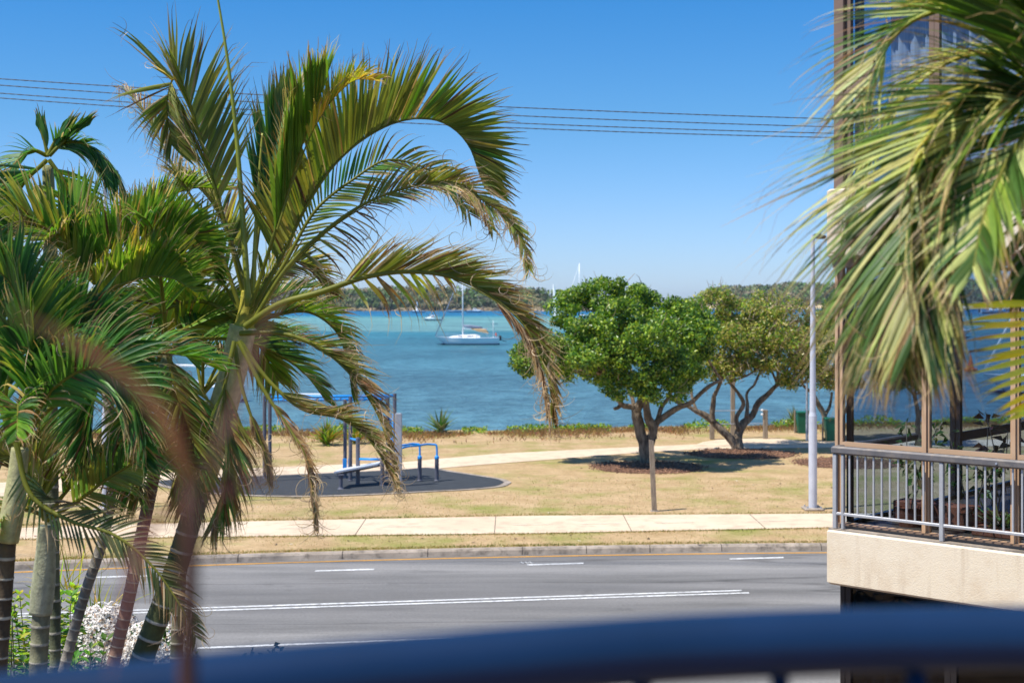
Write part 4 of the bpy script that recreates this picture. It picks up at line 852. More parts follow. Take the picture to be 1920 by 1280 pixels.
b_ = G(1488, 800); strap_plant('reed_clump', 'tuft of tall fine green grass in front of the dark green bin', 'plant', (b_.x, b_.y - .3, 0), 160, .9, .03, [lin(130, 140, 70), lin(150, 150, 90), lin(100, 130, 60)], 44, .9, .3)
def bank_cover():
    r2 = random.Random(9); dry = MB(); grn = MB()
    dp = [lin(168, 132, 96), lin(150, 112, 82), lin(190, 160, 112), lin(176, 150, 90), lin(132, 98, 74)]
    gp = [lin(110, 150, 44), lin(140, 170, 52), lin(90, 130, 40), lin(170, 180, 60)]
    for i in range(26000):
        X = r2.uniform(-26, 24); sd = shoreD(X); w_ = r2.random()
        y = sd - abs(r2.gauss(0, 1.5)) - .1 if X < 7 else sd - abs(r2.gauss(0, 1.0))
        if noise.noise(Vector((X * .3, y * .5, 1))) < -.25: continue
        p = Vector((X, y, .02)); d = Vector((r2.gauss(0, .6), r2.gauss(0, .5), 1)).normalized(); s_ = d.orthogonal().normalized()
        dry.leaf(p, d, s_, r2.uniform(.08, .26), r2.uniform(.02, .05), tuple(x * r2.uniform(.75, 1.2) for x in r2.choice(dp)))
    for i in range(9000):
        X = r2.uniform(-26, 26); q = noise.noise(Vector((X * .55, 7, 0)));
        if q < -.05: continue
        sd = shoreD(X); y = sd - abs(r2.gauss(0, .5)) + .1; p = Vector((X, y, .04 + r2.uniform(0, .18 + .35 * q)))
        d = Vector((r2.gauss(0, 1), r2.gauss(-.2, .8), r2.gauss(.5, .5))).normalized(); s_ = d.orthogonal().normalized()
        grn.leaf(p, d, s_, r2.uniform(.08, .17), r2.uniform(.06, .11), tuple(x * r2.uniform(.75, 1.2) for x in r2.choice(gp)))
    tag(dry.build('dry_ground_cover', M['plant']), 'dry reddish brown ground cover along the top of the river bank', 'ground cover', kind='stuff')
    tag(grn.build('green_creeper', M['plant']), 'low bright green creeper on the edge of the river bank', 'ground cover', kind='stuff')
    # grass tufts on the lawn, thickest along path and kerb edges
    t = MB(); gg = [lin(150, 150, 76), lin(190, 166, 104), lin(168, 156, 88), lin(120, 134, 60)]
    for i in range(26000):
        X = r2.uniform(-13, 13); e = r2.random()
        if e < .25: y = kerbD(X) + .22 + abs(r2.gauss(0, .12))
        elif e < .4: y = interp([(-6.1, 30.7), (.5, 31.1), (7.4, 31.9)], X) - .02 - abs(r2.gauss(0, .1))
        elif e < .55: y = interp([(-6.5, 32.8), (.53, 33.67), (7.8, 34.0)], X) + .02 + abs(r2.gauss(0, .12))
        else:
            y = r2.uniform(29.5, 48)
        if interp([(-6.1, 30.7), (.5, 31.1), (7.4, 31.9)], X) < y < interp([(-6.5, 32.8), (.53, 33.67), (7.8, 34.0)], X): continue
        if y > 38 and X < .5: continue
        if y > 41: continue
        q = noise.noise(Vector((X * .5, y * .8, 4))); d = Vector((r2.gauss(0, .5), r2.gauss(0, .5), 1)).normalized(); s_ = d.orthogonal().normalized()
        c = gg[3] if q > .22 and r2.random() < .6 else r2.choice(gg[:3])
        t.leaf(Vector((X, y, 0)), d, s_, r2.uniform(.03, .07), .014, tuple(x * r2.uniform(.75, 1.15) for x in c))
    tag(t.build('grass', M['plant']), 'short dry grass blades of the park lawn and verge', 'grass', kind='stuff')
    lt = MB()
    for i in range(90):
        X = r2.uniform(-12, 12); y = r2.choice([r2.uniform(29.5, 31), r2.uniform(34, 44), r2.uniform(34, 44)])
        d = Vector((r2.gauss(0, 1), r2.gauss(0, 1), .15)).normalized(); s_ = d.cross(Vector((0, 0, 1))).normalized()
        lt.leaf(Vector((X, y, .02)), d, s_, r2.uniform(.06, .14), r2.uniform(.04, .08), r2.choice([lin(70, 46, 30), lin(230, 220, 200), lin(120, 84, 54), lin(96, 70, 50)]))
    tag(lt.build('leaf_litter', M['plant']), 'scattered fallen leaves and scraps lying on the dry lawn', 'litter', kind='stuff')
bank_cover()

# ------------------------------------------------------------------ park furniture
def lathe(mb, c, prof, n=16):
    vs = []; fs = []
    for r_, z in prof:
        for k in range(n): a = 2 * pi * k / n; vs.append(Vector(c) + Vector((cos(a) * r_, sin(a) * r_, z)))
    for i in range(len(prof) - 1):
        for k in range(n): j = (k + 1) % n; fs.append((i * n + k, i * n + j, i * n + n + j, i * n + n + k))
    fs.append(tuple(range(n - 1, -1, -1))); fs.append(tuple(range((len(prof) - 1) * n, len(prof) * n)))
    return mb.add(vs, fs)
def lamp_post(px, py, top, label, r=.095):
    b = G(px, py); t = thing('street_lamp', b, label, 'street lamp'); hh = H + (HOR - top) / F * b.y
    lathe(MB(), b, [(.2, 0), (.2, .03), (.12, .05), (r * 1.12, .06), (r * 1.12, 2.38), (r, 2.42), (r * .86, 2.48), (r * .5, hh)]).build('pole', M['pale_pole'], t, smooth=False)
    mb = MB().bbox(b + Vector((0, 0, .03)), (.5, .5, .06), .02); mb.build('footing', M['kerb'], t)
    a = MB().tube([b + Vector((0, 0, hh - .25)), b + Vector((.05, 0, hh)), b + Vector((.22, 0, hh + .02))], .03, 6); a.build('bracket', M['dark_frame'], t)
    MB().bbox(b + Vector((.2, 0, hh - .06)), (.26, .16, .1), .03).build('lamp_head', M['dark_frame'], t)
    for k in range(4): MB().tube([b + Vector((.17 * (1 if k % 2 else -1), .17 * (1 if k > 1 else -1), .05)), b + Vector((.17 * (1 if k % 2 else -1), .17 * (1 if k > 1 else -1), .1))], .018, 6).build('bolt', M['metal'], t)
    return t
lamp_post(1524, 955, 440, 'tall pale grey stepped lamp post beside the apartment balcony')
lamp_post(197, 955, 318, 'thin pale lamp post standing behind the left palm cluster', .07)
b = G(1227, 958); hh = 134 / F * b.y
t = thing('marker_post', b, 'plain weathered timber post standing alone on the lawn', 'post')
vs = [b + Vector((x, y, z)) for z in (0, hh) for x, y in ((-.06, -.05), (.06, -.05), (.06, .05), (-.06, .05))]
for i in (4, 7): vs[i] = vs[i] + Vector((-.03, 0, .0))
for i in (5, 6): vs[i] = vs[i] + Vector((-.03, 0, -.03))
for i in (4, 5, 6, 7): vs[i] = vs[i] + Vector((-.05, 0, 0))
MB().add(vs, [(0, 3, 2, 1), (4, 5, 6, 7), (0, 1, 5, 4), (1, 2, 6, 5), (2, 3, 7, 6), (3, 0, 4, 7)]).build('shaft', M['timber'], t)
MB().bbox(b + Vector((0, 0, .01)), (.2, .2, .03), .01).build('footing', M['kerb'], t)
# beach shower enclosure: posts, rails and tall shower post
b = G(1383, 823.5); t = thing('beach_shower', b, 'timber shower stand with tall post and metal rails on concrete', 'outdoor shower')
def tp(px, py, top, w_=.17):
    q = G(px, py); z = (py - top) / F * q.y; return MB().bbox(q + Vector((0, 0, z / 2)), (w_, w_, z), .015)
tp(1335, 823, 779).build('post', M['timber'], t); tp(1435, 823, 768).build('post', M['timber'], t)
tp(1374, 822, 700, .16).build('shower_post', M['timber'], t)
for y0 in (768, 793):
    a = P(1335, y0 + 2, G(1335, 823).y); c = P(1435, y0, G(1435, 823).y); MB().tube([a, c], .016, 6).build('rail', M['metal'], t)
q = P(1374, 704, G(1374, 822).y); MB().tube([q, q + Vector((0, -.25, .03)), q + Vector((0, -.3, -.05))], .02, 6).build('shower_head', M['metal'], t)
for dz in (.9, 1.1): MB().bbox(P(1433, 812 - dz * 40, G(1435, 823).y) + Vector((-.1, -.1, 0)), (.1, .06, .08), .02).build('tap', M['white_paint'], t)
def green_bin(px, py, label, post=True):
    b = G(px, py); b.z = -.1; t = thing('rubbish_bin', b, label, 'bin')
    vs = []
    for z, s1 in ((.12, .15), (.9, .2)):
        for x, y in ((-1, -1), (1, -1), (1, 1), (-1, 1)): vs.append(b + Vector((x * s1, y * s1 * 1.1, z)))
    MB().add(vs, [(0, 3, 2, 1), (4, 5, 6, 7), (0, 1, 5, 4), (1, 2, 6, 5), (2, 3, 7, 6), (3, 0, 4, 7)]).build('body', M['green_panel'], t)
    MB().bbox(b + Vector((0, 0, .94)), (.44, .5, .09), .03).build('lid', M['green_panel'], t)
    for s_ in (-1, 1): MB().tube([b + Vector((s_ * .14, .2, .1)), b + Vector((s_ * .18, .2, .1))], .1, 12).build('wheel', M['black'], t)
    if post:
        for s_ in (-1, 1): MB().bbox(b + Vector((s_ * .27, 0, .5)), (.06, .06, 1.05), .01).build('stand_post', M['timber'], t)
green_bin(1503, 812, 'dark green bin just left of the pale lamp post'); green_bin(1556, 826, 'dark green bin behind the trunk of the third tree')
b = G(1513, 826); MBp = lathe(MB(), b, [(.05, 0), (.04, 2.2), (.03, 3.4)], 10); o_ = MBp.build('slim_pole', M['metal']); tag(o_, 'slim grey pole just behind the stepped lamp post', 'pole')
# exercise frame
Dm = lambda py: G(0, py).y
ex0 = G(700, 905); t = thing('pull_up_frame', ex0, 'outdoor gym frame of charcoal posts and bright blue bars on the dark rubber surface', 'exercise equipment')
def post(px, base, top, r=.055, parent=None, m='grey_post'):
    q = G(px, base); z = (base - top) / F * q.y; return lathe(MB(), q, [(r * 1.3, 0.03), (r * 1.3, .05), (r, .06), (r, z - .01), (r * .8, z)], 14).build('post', M[m], parent or t, smooth=False)
for px, ba, tp_ in ((647, 898, 748), (657, 903, 742), (727, 899, 741), (740, 903, 737), (496, 898, 741), (506, 903, 737)): post(px, ba, tp_)
post(671, 910, 820, .06); post(717, 912, 858, .06)
def bar(l, r=.03, m='blue', name='bar', par=None):
    return MB().tube(spline([P(x, y, d) for x, y, d in l], max(2, 6 * (len(l) - 1))) if len(l) > 2 else [P(x, y, d) for x, y, d in l], r, 8).build(name, M[m], par or t, smooth=True)
Da, Db = Dm(898), Dm(903)
bar([(496, 750, Da), (727, 748, Da)], .045); bar([(506, 744, Db), (740, 742, Db)], .045)
for i in range(11):
    x = 512 + i * 21; bar([(x - 4, 749.5, Da), (x + 4, 744, Db)], .025, name='rung')
MB().bbox(P(575, 744, Db) + Vector((0, .3, .06)), (.9, .3, .04), .01).build('sign_board', M['white_paint'], t)
for y_ in (822, 842): bar([(727, y_, Da), (740, y_ + 2, Db)], .03)
bar([(731, 775, Da), (731, 895, Da)], .035); bar([(738, 775, Db), (738, 900, Db)], .035)
for i in range(9): bar([(731, 785 + i * 12, Da), (738, 786 + i * 12, Db)], .022, name='rung')
q = G(746, 913); MB().bbox(q + Vector((.02, 0, (913 - 774) / F * q.y / 2)), (.2, .06, (913 - 774) / F * q.y), .02).build('upright_panel', M['metal'], t)
bar([(671, 860, Dm(910)), (717, 861, Dm(912))], .035); bar([(657, 822, Db), (670, 825, Dm(910))], .035)
for px in (647, 657):
    q = P(px, 868, Dm(900)); MB().bbox(q + Vector((0, -.07, 0)), (.12, .02, .3), .005).build('instruction_plate', M['blue'], t)
# sit up bench
be = thing('exercise_bench', G(640, 917), 'sloping white sit up bench in front of the exercise frame', 'exercise bench')
a0, a1, a2, a3 = P(626, 884, Dm(918)), P(640, 878, Dm(911)), P(716, 864, Dm(905)), P(708, 869, Dm(912))
vs = [a0, a3, a2, a1]; vs = vs + [v - Vector((0, 0, .05)) for v in vs]
MB().add(vs, [(0, 1, 2, 3), (7, 6, 5, 4), (0, 4, 5, 1), (1, 5, 6, 2), (2, 6, 7, 3), (3, 7, 4, 0)]).build('bench_board', M['white_paint'], be)
MB().tube([P(632, 889, Dm(916)), P(712, 872, Dm(910))], .035, 8).build('bench_rail', M['grey_post'], be)
q = G(639, 918); lathe(MB(), q, [(.1, .03), (.07, .05), (.055, .08), (.055, .32), (.1, .43)], 12).build('leg', M['grey_post'], be)
# parallel bars
pb = thing('parallel_bars', G(800, 903), 'blue parallel dip bars on two charcoal posts at the right of the gym area', 'exercise bars')
D1 = Dm(903)
for px in (787, 819):
    q = G(px, 903); lathe(MB(), q, [(.08, .03), (.08, .05), (.06, .07), (.06, .68)], 14).build('post', M['grey_post'], pb)
    lathe(MB(), q, [(.068, .68), (.068, .74), (.03, .78)], 14).build('collar', M['blue'], pb)
for px, l in ((787, [(787, 860, D1), (787, 840, D1), (786, 833, D1), (780, 832, D1), (758, 834, D1 - .3), (736, 838, D1 - .6)]), (819, [(819, 860, D1), (819, 840, D1), (818, 834, D1), (811, 833, D1), (784, 835, D1 - .5), (756, 839, D1 - 1), (750, 841, D1 - 1), (748, 846, D1 - 1), (748, 868, D1 - 1)])):
    MB().tube(spline([P(*q) for q in l], 40), .03, 8).build('bar', M['blue'], pb, smooth=True)

# overhead bundled power cables
for i, (pl, lab) in enumerate((([(-60, 145), (0, 148), (930, 200), (1558, 223)], 'highest of the four overhead power cables crossing the sky'), ([(-60, 157), (0, 160), (945, 216), (1558, 238)], 'second highest of the four overhead power cables'),
        ([(-60, 172), (0, 175), (945, 230), (1558, 250)], 'second lowest of the four overhead power cables'), ([(-60, 181), (0, 184), (945, 239), (1558, 258)], 'lowest of the four overhead power cables crossing the sky'))):
    Dw = 26 + i * .12; a, b, c = P(*pl[1], Dw), P(*pl[2], Dw), P(*pl[3], Dw)
    # parabola through the three sighted points
    x1, x2, x3 = a.x, b.x, c.x; y1, y2, y3 = a.z, b.z, c.z
    A_ = ((y3 - y1) / (x3 - x1) - (y2 - y1) / (x2 - x1)) / (x3 - x2); B_ = (y2 - y1) / (x2 - x1) - A_ * (x1 + x2); C_ = y1 - A_ * x1 * x1 - B_ * x1
    f = lambda X: Vector((X, Dw, A_ * X * X + B_ * X + C_))
    mb = MB(); n_ = 900
    for ph in (0, pi):
        mb.tube([f(-22 + 44 * k / n_) + Vector((0, cos(k * .9 + ph), sin(k * .9 + ph))) * .0035 for k in range(n_ + 1)], .0075, 5)
    tag(mb.build('power_cable', M['wire']), lab, 'cable', 'overhead power cables')

# ------------------------------------------------------------------ neighbouring apartment building
BP = Vector((3.886, 16.5, 0)); TD = Vector((.744, -.668, 0)).normalized(); SD = Vector((.668, .744, 0)).normalized(); UZ = Vector((0, 0, 1))
def ts(t_, s_, z): return BP + TD * t_ + SD * s_ + UZ * z
def tbox(mb, t0, t1, s0, s1, z0, z1, bev=0.0):
    c = ts((t0 + t1) / 2, (s0 + s1) / 2, (z0 + z1) / 2); d = (t1 - t0, s1 - s0, z1 - z0)
    return mb.bbox(c, d, bev, (TD, SD, UZ)) if bev else mb.box(c, d, (TD, SD, UZ))
TL = 6.4; SL = 8.2
bl = thing('apartment_building', ts(0, 0, 0), 'cream apartment building with a glazed balcony room and grey railing, at the right', 'building')
def bpart(name, m, *boxes, bev=0.0, parent=None, label=None):
    mb = MB()
    for b_ in boxes: tbox(mb, *b_, bev=bev)
    o = mb.build(name, M[m], parent or bl)
    if label: o['label'] = label
    return o
# slab bands
for z0, z1, nm in ((1.88, 2.54, 'balcony slab of the middle floor'), (5.82, 6.65, 'slab band of the upper floor')):
    bpart('slab_band', 'render', (-.08, TL, -.04, SL, z0, z1), bev=.025, label=nm)
bpart('slab_cap', 'kerb', (-.06, TL - .02, -.02, .2, 2.541, 2.556))
bpart('slab_band', 'render', (-.08, TL, -.04, SL, 9.4, 10.1), bev=.025, label='slab band of the top floor')
# middle floor: glazed balcony room
def window(t0, t1, s, z0, z1, fr=.05, m='tan_frame', g='glass', dep=.07, parent=None, sidew=False, label=None, split=None):
    """framed pane in the front (or side) wall; split = height of a transom"""
    mb = MB()
    def bx(a, b, c, d):
        if sidew: tbox(mb, s, s + dep, a, b, c, d)
        else: tbox(mb, a, b, s, s + dep, c, d)
    bx(t0, t0 + fr, z0, z1); bx(t1 - fr, t1, z0, z1); bx(t0 + fr, t1 - fr, z0, z0 + fr); bx(t0 + fr, t1 - fr, z1 - fr, z1)
    zs = [z0 + fr, z1 - fr]
    if split: bx(t0 + fr, t1 - fr, split - fr * .6, split + fr * .6)
    # bead on the glass edge
    o = mb.build('window', M[m], parent or bl)
    if label: o['label'] = label
    pz = [(z0 + fr, z1 - fr)] if not split else [(z0 + fr, split - fr * .6), (split + fr * .6, z1 - fr)]
    for a, b in pz:
        p = MB()
        if sidew: tbox(p, s + dep * .45, s + dep * .45 + .006, t0 + fr, t1 - fr, a, b)
        else: tbox(p, t0 + fr, t1 - fr, s + dep * .45, s + dep * .45 + .006, a, b)
        p.build('pane', M[g], o)
    return o
ZT = 3.53
edges = [-.036, 1.08, 2.13, 3.2, 4.25, 5.3, 6.3]
for i in range(6): window(edges[i] + .002, edges[i + 1] - .002, .2, 2.56, 5.80, .045, split=ZT + .03)
for i in range(1, 6): bpart('mullion', 'tan_frame', (edges[i] - .02, edges[i] + .02, .17, .198, 2.56, 5.8))
bpart('corner_post', 'tan_frame', (-.075, -.038, .17, .30, 2.56, 5.8))
bpart('window_head', 'brown_frame', (-.07, TL, .10, .30, 5.70, 5.815))
bpart('sill_track', 'brown_frame', (-.06, TL, .12, .29, 2.557, 2.60))
sedges = [.32, 3.33, 6.4, 8.0]
for i in range(3): window(sedges[i] + .002, sedges[i + 1] - .002, .0, 2.56, 5.80, .055, m='dark_frame', g='glass', sidew=True)
bpart('side_rail_panel', 'black', (-.06, -.03, 3.4, 8.0, 3.32, 3.45))
bpart('mullion', 'dark_frame', (.06, .14, 3.29, 3.37, 2.56, 5.8))
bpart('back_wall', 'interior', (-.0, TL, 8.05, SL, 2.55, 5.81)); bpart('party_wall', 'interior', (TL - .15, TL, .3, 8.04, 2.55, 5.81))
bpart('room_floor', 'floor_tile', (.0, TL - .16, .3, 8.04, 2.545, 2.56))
# upper floor
uedges = [0.0, 1.25, 2.5, 3.75, 5.0, 6.3]
for i in range(5): window(uedges[i] + .13 * (i == 0) + .002, uedges[i + 1] - .002, .06, 6.655, 9.39, .06, m='brown_frame', g='glass')
bpart('corner_post', 'brown_frame', (-.0, .128, .0, .2, 6.652, 9.395), bev=.006)
bpart('corner_post', 'dark_frame', (.19, .27, .18, .26, 6.652, 9.395))
sed = [.22, 2.0, 3.8, 5.6, 7.6]
for i in range(4): window(sed[i] + .002, sed[i + 1] - .002, .02, 6.655, 9.39, .06, m='brown_frame', g='glass', sidew=True)
def curtain(t0, t1, s, z0, z1, name='curtain', m='curtain'):
    mb = MB(); n_ = int((t1 - t0) * 40); vs = []; fs = []
    for i in range(n_ + 1):
        t_ = t0 + (t1 - t0) * i / n_; o_ = .035 * sin(i * .9) + .015 * sin(i * 2.3)
        vs += [ts(t_, s + o_, z0), ts(t_, s + o_ * 1.2, z1)]
    for i in range(n_): fs.append((2 * i, 2 * i + 2, 2 * i + 3, 2 * i + 1))
    return mb.add(vs, fs).build(name, M[m], bl, smooth=True)
curtain(.5, 2.4, .5, 6.67, 9.38); curtain(3.0, 6.0, .5, 6.67, 9.38)
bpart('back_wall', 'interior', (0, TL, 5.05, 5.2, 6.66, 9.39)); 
# lower floor recessed behind the slab
ledges = [.02, 1.36, 2.7, 4.0, 5.3, 6.3]
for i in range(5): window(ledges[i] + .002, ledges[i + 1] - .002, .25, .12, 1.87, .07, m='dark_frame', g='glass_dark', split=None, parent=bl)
bpart('corner_post', 'dark_frame', (-.04, .018, .24, .36, .0, 1.875)); bpart('lower_wall', 'render', (-.04, TL, .23, .38, 0, .118))
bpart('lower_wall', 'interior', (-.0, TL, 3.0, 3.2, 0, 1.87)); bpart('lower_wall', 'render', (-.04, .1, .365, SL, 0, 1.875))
bpart('slab_band', 'render', (-.02, TL, .3, SL, -.3, -.02))
curtain(.1, 1.2, .6, .13, 1.86)
# roof over the top slab
bpart('parapet', 'render', (-.08, TL, -.04, SL, 10.102, 10.5))
# railing: handrail with balusters
hr = MB(); tbox(hr, -.03, TL, -.03, .055, 3.455, 3.55, bev=.02); hr = hr.build('handrail', M['rail_top'], bl)
hr2 = MB(); tbox(hr2, .055 - .085, .055, .056, 2.2, 3.455, 3.55, bev=.02); hr2.build('handrail', M['rail_top'], bl)
br = MB(); tbox(br, -.02, TL, -.005, .035, 2.72, 2.755, bev=.006); br.build('bottom_rail', M['rail_grey'], hr)
def rail_post(t0, w_=.05): mb = MB(); tbox(mb, t0 - w_ / 2, t0 + w_ / 2, -.012, .04, 2.557, 3.454, bev=.006); mb.build('rail_post', M['rail_grey'], hr)
for q in (.015, 1.365, 2.72, 4.07, 5.42): rail_post(q)
rail_post(.12, .035)
k = 0; q = .206
while q < TL - .1:
    if min(abs(q - p_) for p_ in (1.365, 2.72, 4.07, 5.42)) > .05:
        mb = MB(); tbox(mb, q - .011, q + .011, .004, .026, 2.756, 3.454, bev=.003); mb.build('baluster', M['rail_grey'], hr)
    q += .1042
bolt = MB().tube([ts(2.02, -.035, 3.50), ts(2.02, -.045, 3.50)], .012, 8).build('bolt', M['metal'], hr)

# things standing in the glazed room
def foliage_plant(name, label, base, hgt, spread, n, pal, seed, leaf=.12, cat='potted plant', pot=None, group=None):
    r2 = random.Random(seed); root = thing(name, base, label, cat, group); st = MB(); lf = MB(); B0 = Vector(base)
    if pot:
        pm = MB(); lathe(pm, B0, [(pot * .75, 0), (pot, pot * 1.3), (pot * 1.08, pot * 1.35), (pot * .9, pot * 1.35), (pot * .85, pot * 1.2)], 16); pm.build('pot', M['terracotta'], root)
    ns = max(3, int(spread * 10))
    for i in range(ns):
        a = r2.uniform(0, 2 * pi); e = B0 + Vector((cos(a) * spread * r2.uniform(.3, 1), sin(a) * spread * r2.uniform(.3, 1), hgt * r2.uniform(.6, 1)))
        pts = spline([B0 + Vector((0, 0, .1)), B0.lerp(e, .5) + Vector((r2.gauss(0, .05), r2.gauss(0, .05), hgt * .08)), e], 14)
        st.tube(pts, [.012 * (1 - .6 * k / 14) for k in range(15)], 5)
        for k in range(n // ns):
            p = pts[min(14, int(6 + 9 * r2.random()))]; d = Vector((r2.gauss(0, 1), r2.gauss(0, 1), r2.gauss(-.1, .6))).normalized(); s_ = d.orthogonal().normalized()
            c = tuple(x * r2.uniform(.7, 1.2) for x in r2.choice(pal)); L_ = leaf * r2.uniform(.7, 1.2); p = p + d * .05
            lf.leaf(p, d, s_, L_, L_ * .5, c, Vector((0, 0, -L_ * .25)))
    st.build('stems', M['bark_pale'], root, smooth=True); lf.build('leaves', M['plant'], root); return root
INP = [lin(70, 110, 40), lin(96, 128, 48), lin(130, 120, 60), lin(60, 96, 44)]
foliage_plant('potted_plant', 'leafy potted plant behind the first window pane of the balcony room', ts(.62, .75, 2.562), 1.3, .42, 130, INP, 51, pot=.17)
foliage_plant('potted_plant', 'leafy potted plant just right of the window mullion in the balcony room', ts(1.32, .95, 2.562), 1.2, .36, 80, INP, 52, pot=.16)
foliage_plant('potted_plant', 'dark large leaved plant near the black mullion in the balcony room', ts(1.5, 1.2, 2.562), 1.6, .22, 40, [lin(60, 60, 44), lin(84, 60, 50), lin(50, 74, 46)], 53, leaf=.17, pot=.15)
strap_plant('spiky_plant', 'low spiky bromeliad in the planter behind the balcony railing', 'potted plant', ts(1.75, .75, 2.62), 46, .38, .035, [lin(120, 150, 80), lin(150, 170, 100), lin(140, 120, 70)], 54, .7, .4)
pl = MB(); tbox(pl, .3, 1.3, .95, 1.25, 2.562, 2.82, bev=.01); o_ = pl.build('planter_box', M['terracotta']); tag(o_, 'low terracotta planter box on the floor of the balcony room', 'planter')
pl = MB(); tbox(pl, 1.45, 1.95, .62, .9, 2.562, 2.66, bev=.01); o_ = pl.build('planter_box', M['terracotta']); tag(o_, 'small planter tray under the spiky plant in the balcony room', 'planter')
ch = thing('outdoor_chair', ts(2.35, .9, 2.56), 'black chair standing behind the railing at the right photo edge', 'chair')
for a, b in ((.0, .0), (.5, .0), (.0, .5), (.5, .5)):
    MB().tube([ts(2.12 + a, .7 + b, 2.562), ts(2.14 + a * .95, .72 + b * .95, 3.22 if a < .1 else 2.98)], .016, 8).build('leg', M['black'], ch)
s_ = MB(); tbox(s_, 2.12, 2.64, .68, 1.22, 2.96, 3.01, bev=.02); s_.build('seat', M['black'], ch)
s_ = MB()
for k in range(4): tbox(s_, 2.10, 2.13, .7, 1.2, 3.06 + k * .12, 3.13 + k * .12, bev=.01)
s_.build('backrest', M['black'], ch)
for b in (.68, 1.2): MB().tube([ts(2.12, b, 3.22), ts(2.6, b, 3.22), ts(2.62, b, 3.0)], .018, 8).build('armrest', M['metal'], ch)
tbl = thing('side_table', ts(3.3, 1.4, 2.56), 'dark low table further along the balcony room floor', 'table')
s_ = MB(); tbox(s_, 2.9, 3.7, 1.1, 1.7, 3.0, 3.04, bev=.01); s_.build('tabletop', M['black'], tbl)
for a in (2.95, 3.65):
    for b in (1.15, 1.65): s_ = MB(); tbox(s_, a - .02, a + .02, b - .02, b + .02, 2.562, 2.999); s_.build('leg', M['black'], tbl)

# ------------------------------------------------------------------ boats
def hull_mesh(L, Bm, Fb, dr, sheer=.12, transom=.7, n=22, bow=.16):
    """+x = bow. returns verts, faces of an open-top hull with a deck"""
    vs = []; fs = []; q = 9
    for i in range(n + 1):
        u = i / n; x = -L / 2 + L * u
        half = Bm / 2 * (transom + (1 - transom) * sin(pi / 2 * min(1, u / .45))) if u < .45 else Bm / 2 * (cos(pi / 2 * ((u - .45) / .55) ** 1.35) ** .8 if u < 1 else .0)
        half = max(half, .012); top = Fb + sheer * (2 * u - .9) ** 2 * (1.4 if u > .45 else .5); keel = -dr * (1 - ((u - .4) / .6) ** 2 if u > .4 else 1 - .3 * ((.4 - u) / .4))
        for k in range(q):
            a = -1 + 2 * k / (q - 1); w_ = abs(a)
            # section curve from sheer line round the bilge to the keel
            yy = half * (w_ ** .45) * (1 if a >= 0 else -1); zz = keel + (top - keel) * w_ ** 2.2
            xo = -L * bow * (1 - w_ ** 2.2) * max(0, (u - .6) / .4) ** 1.5 + L * .05 * (1 - w_) * max(0, (.15 - u) / .15)
            vs.append((x + xo, yy, zz))
    for i in range(n):
        for k in range(q - 1): fs.append((i * q + k, i * q + k + 1, (i + 1) * q + k + 1, (i + 1) * q + k))
    for i in range(n): fs.append((i * q, (i + 1) * q, (i + 1) * q + q - 1, i * q + q - 1))   # deck
    fs.append(tuple(range(q)))
    return vs, fs
class Boat:
    def __init__(s, name, px, py, yaw, label, cat='boat', group=None):
        D = F * (H - WZ) / (py - HOR); s.o = Vector(((px - 960) / F * D, D, WZ)); s.c, s.s = cos(yaw), sin(yaw)
        s.root = thing(name, s.o, label, cat, group)
    def w(s, p): x, y, z = p; return s.o + Vector((x * s.c - y * s.s, x * s.s + y * s.c, z))
    def part(s, name, vs, fs, m, parent=None, smooth=False): return MB().add([s.w(v) for v in vs], fs).build(name, M[m], parent or s.root, smooth)
    def tube(s, name, pts, r, m, parent=None, n=8): return MB().tube([s.w(p) for p in pts], r, n).build(name, M[m], parent or s.root, True)
    def house(s, name, st, m, parent=None):
        """lofted cabin: stations (x, halfwidth, z0, z1)"""
        vs = []; fs = []
        for x, h_, z0, z1 in st:
            vs += [(x, -h_, z0), (x, -h_ * .86, z0 + (z1 - z0) * .8), (x, -h_ * .6, z1), (x, h_ * .6, z1), (x, h_ * .86, z0 + (z1 - z0) * .8), (x, h_, z0)]
        for i in range(len(st) - 1):
            for k in range(5): a = i * 6 + k; fs.append((a, a + 1, a + 7, a + 6))
        fs.append(tuple(range(6))); fs.append(tuple(range(len(vs) - 1, len(vs) - 7, -1)))
        return s.part(name, vs, fs, m, parent)
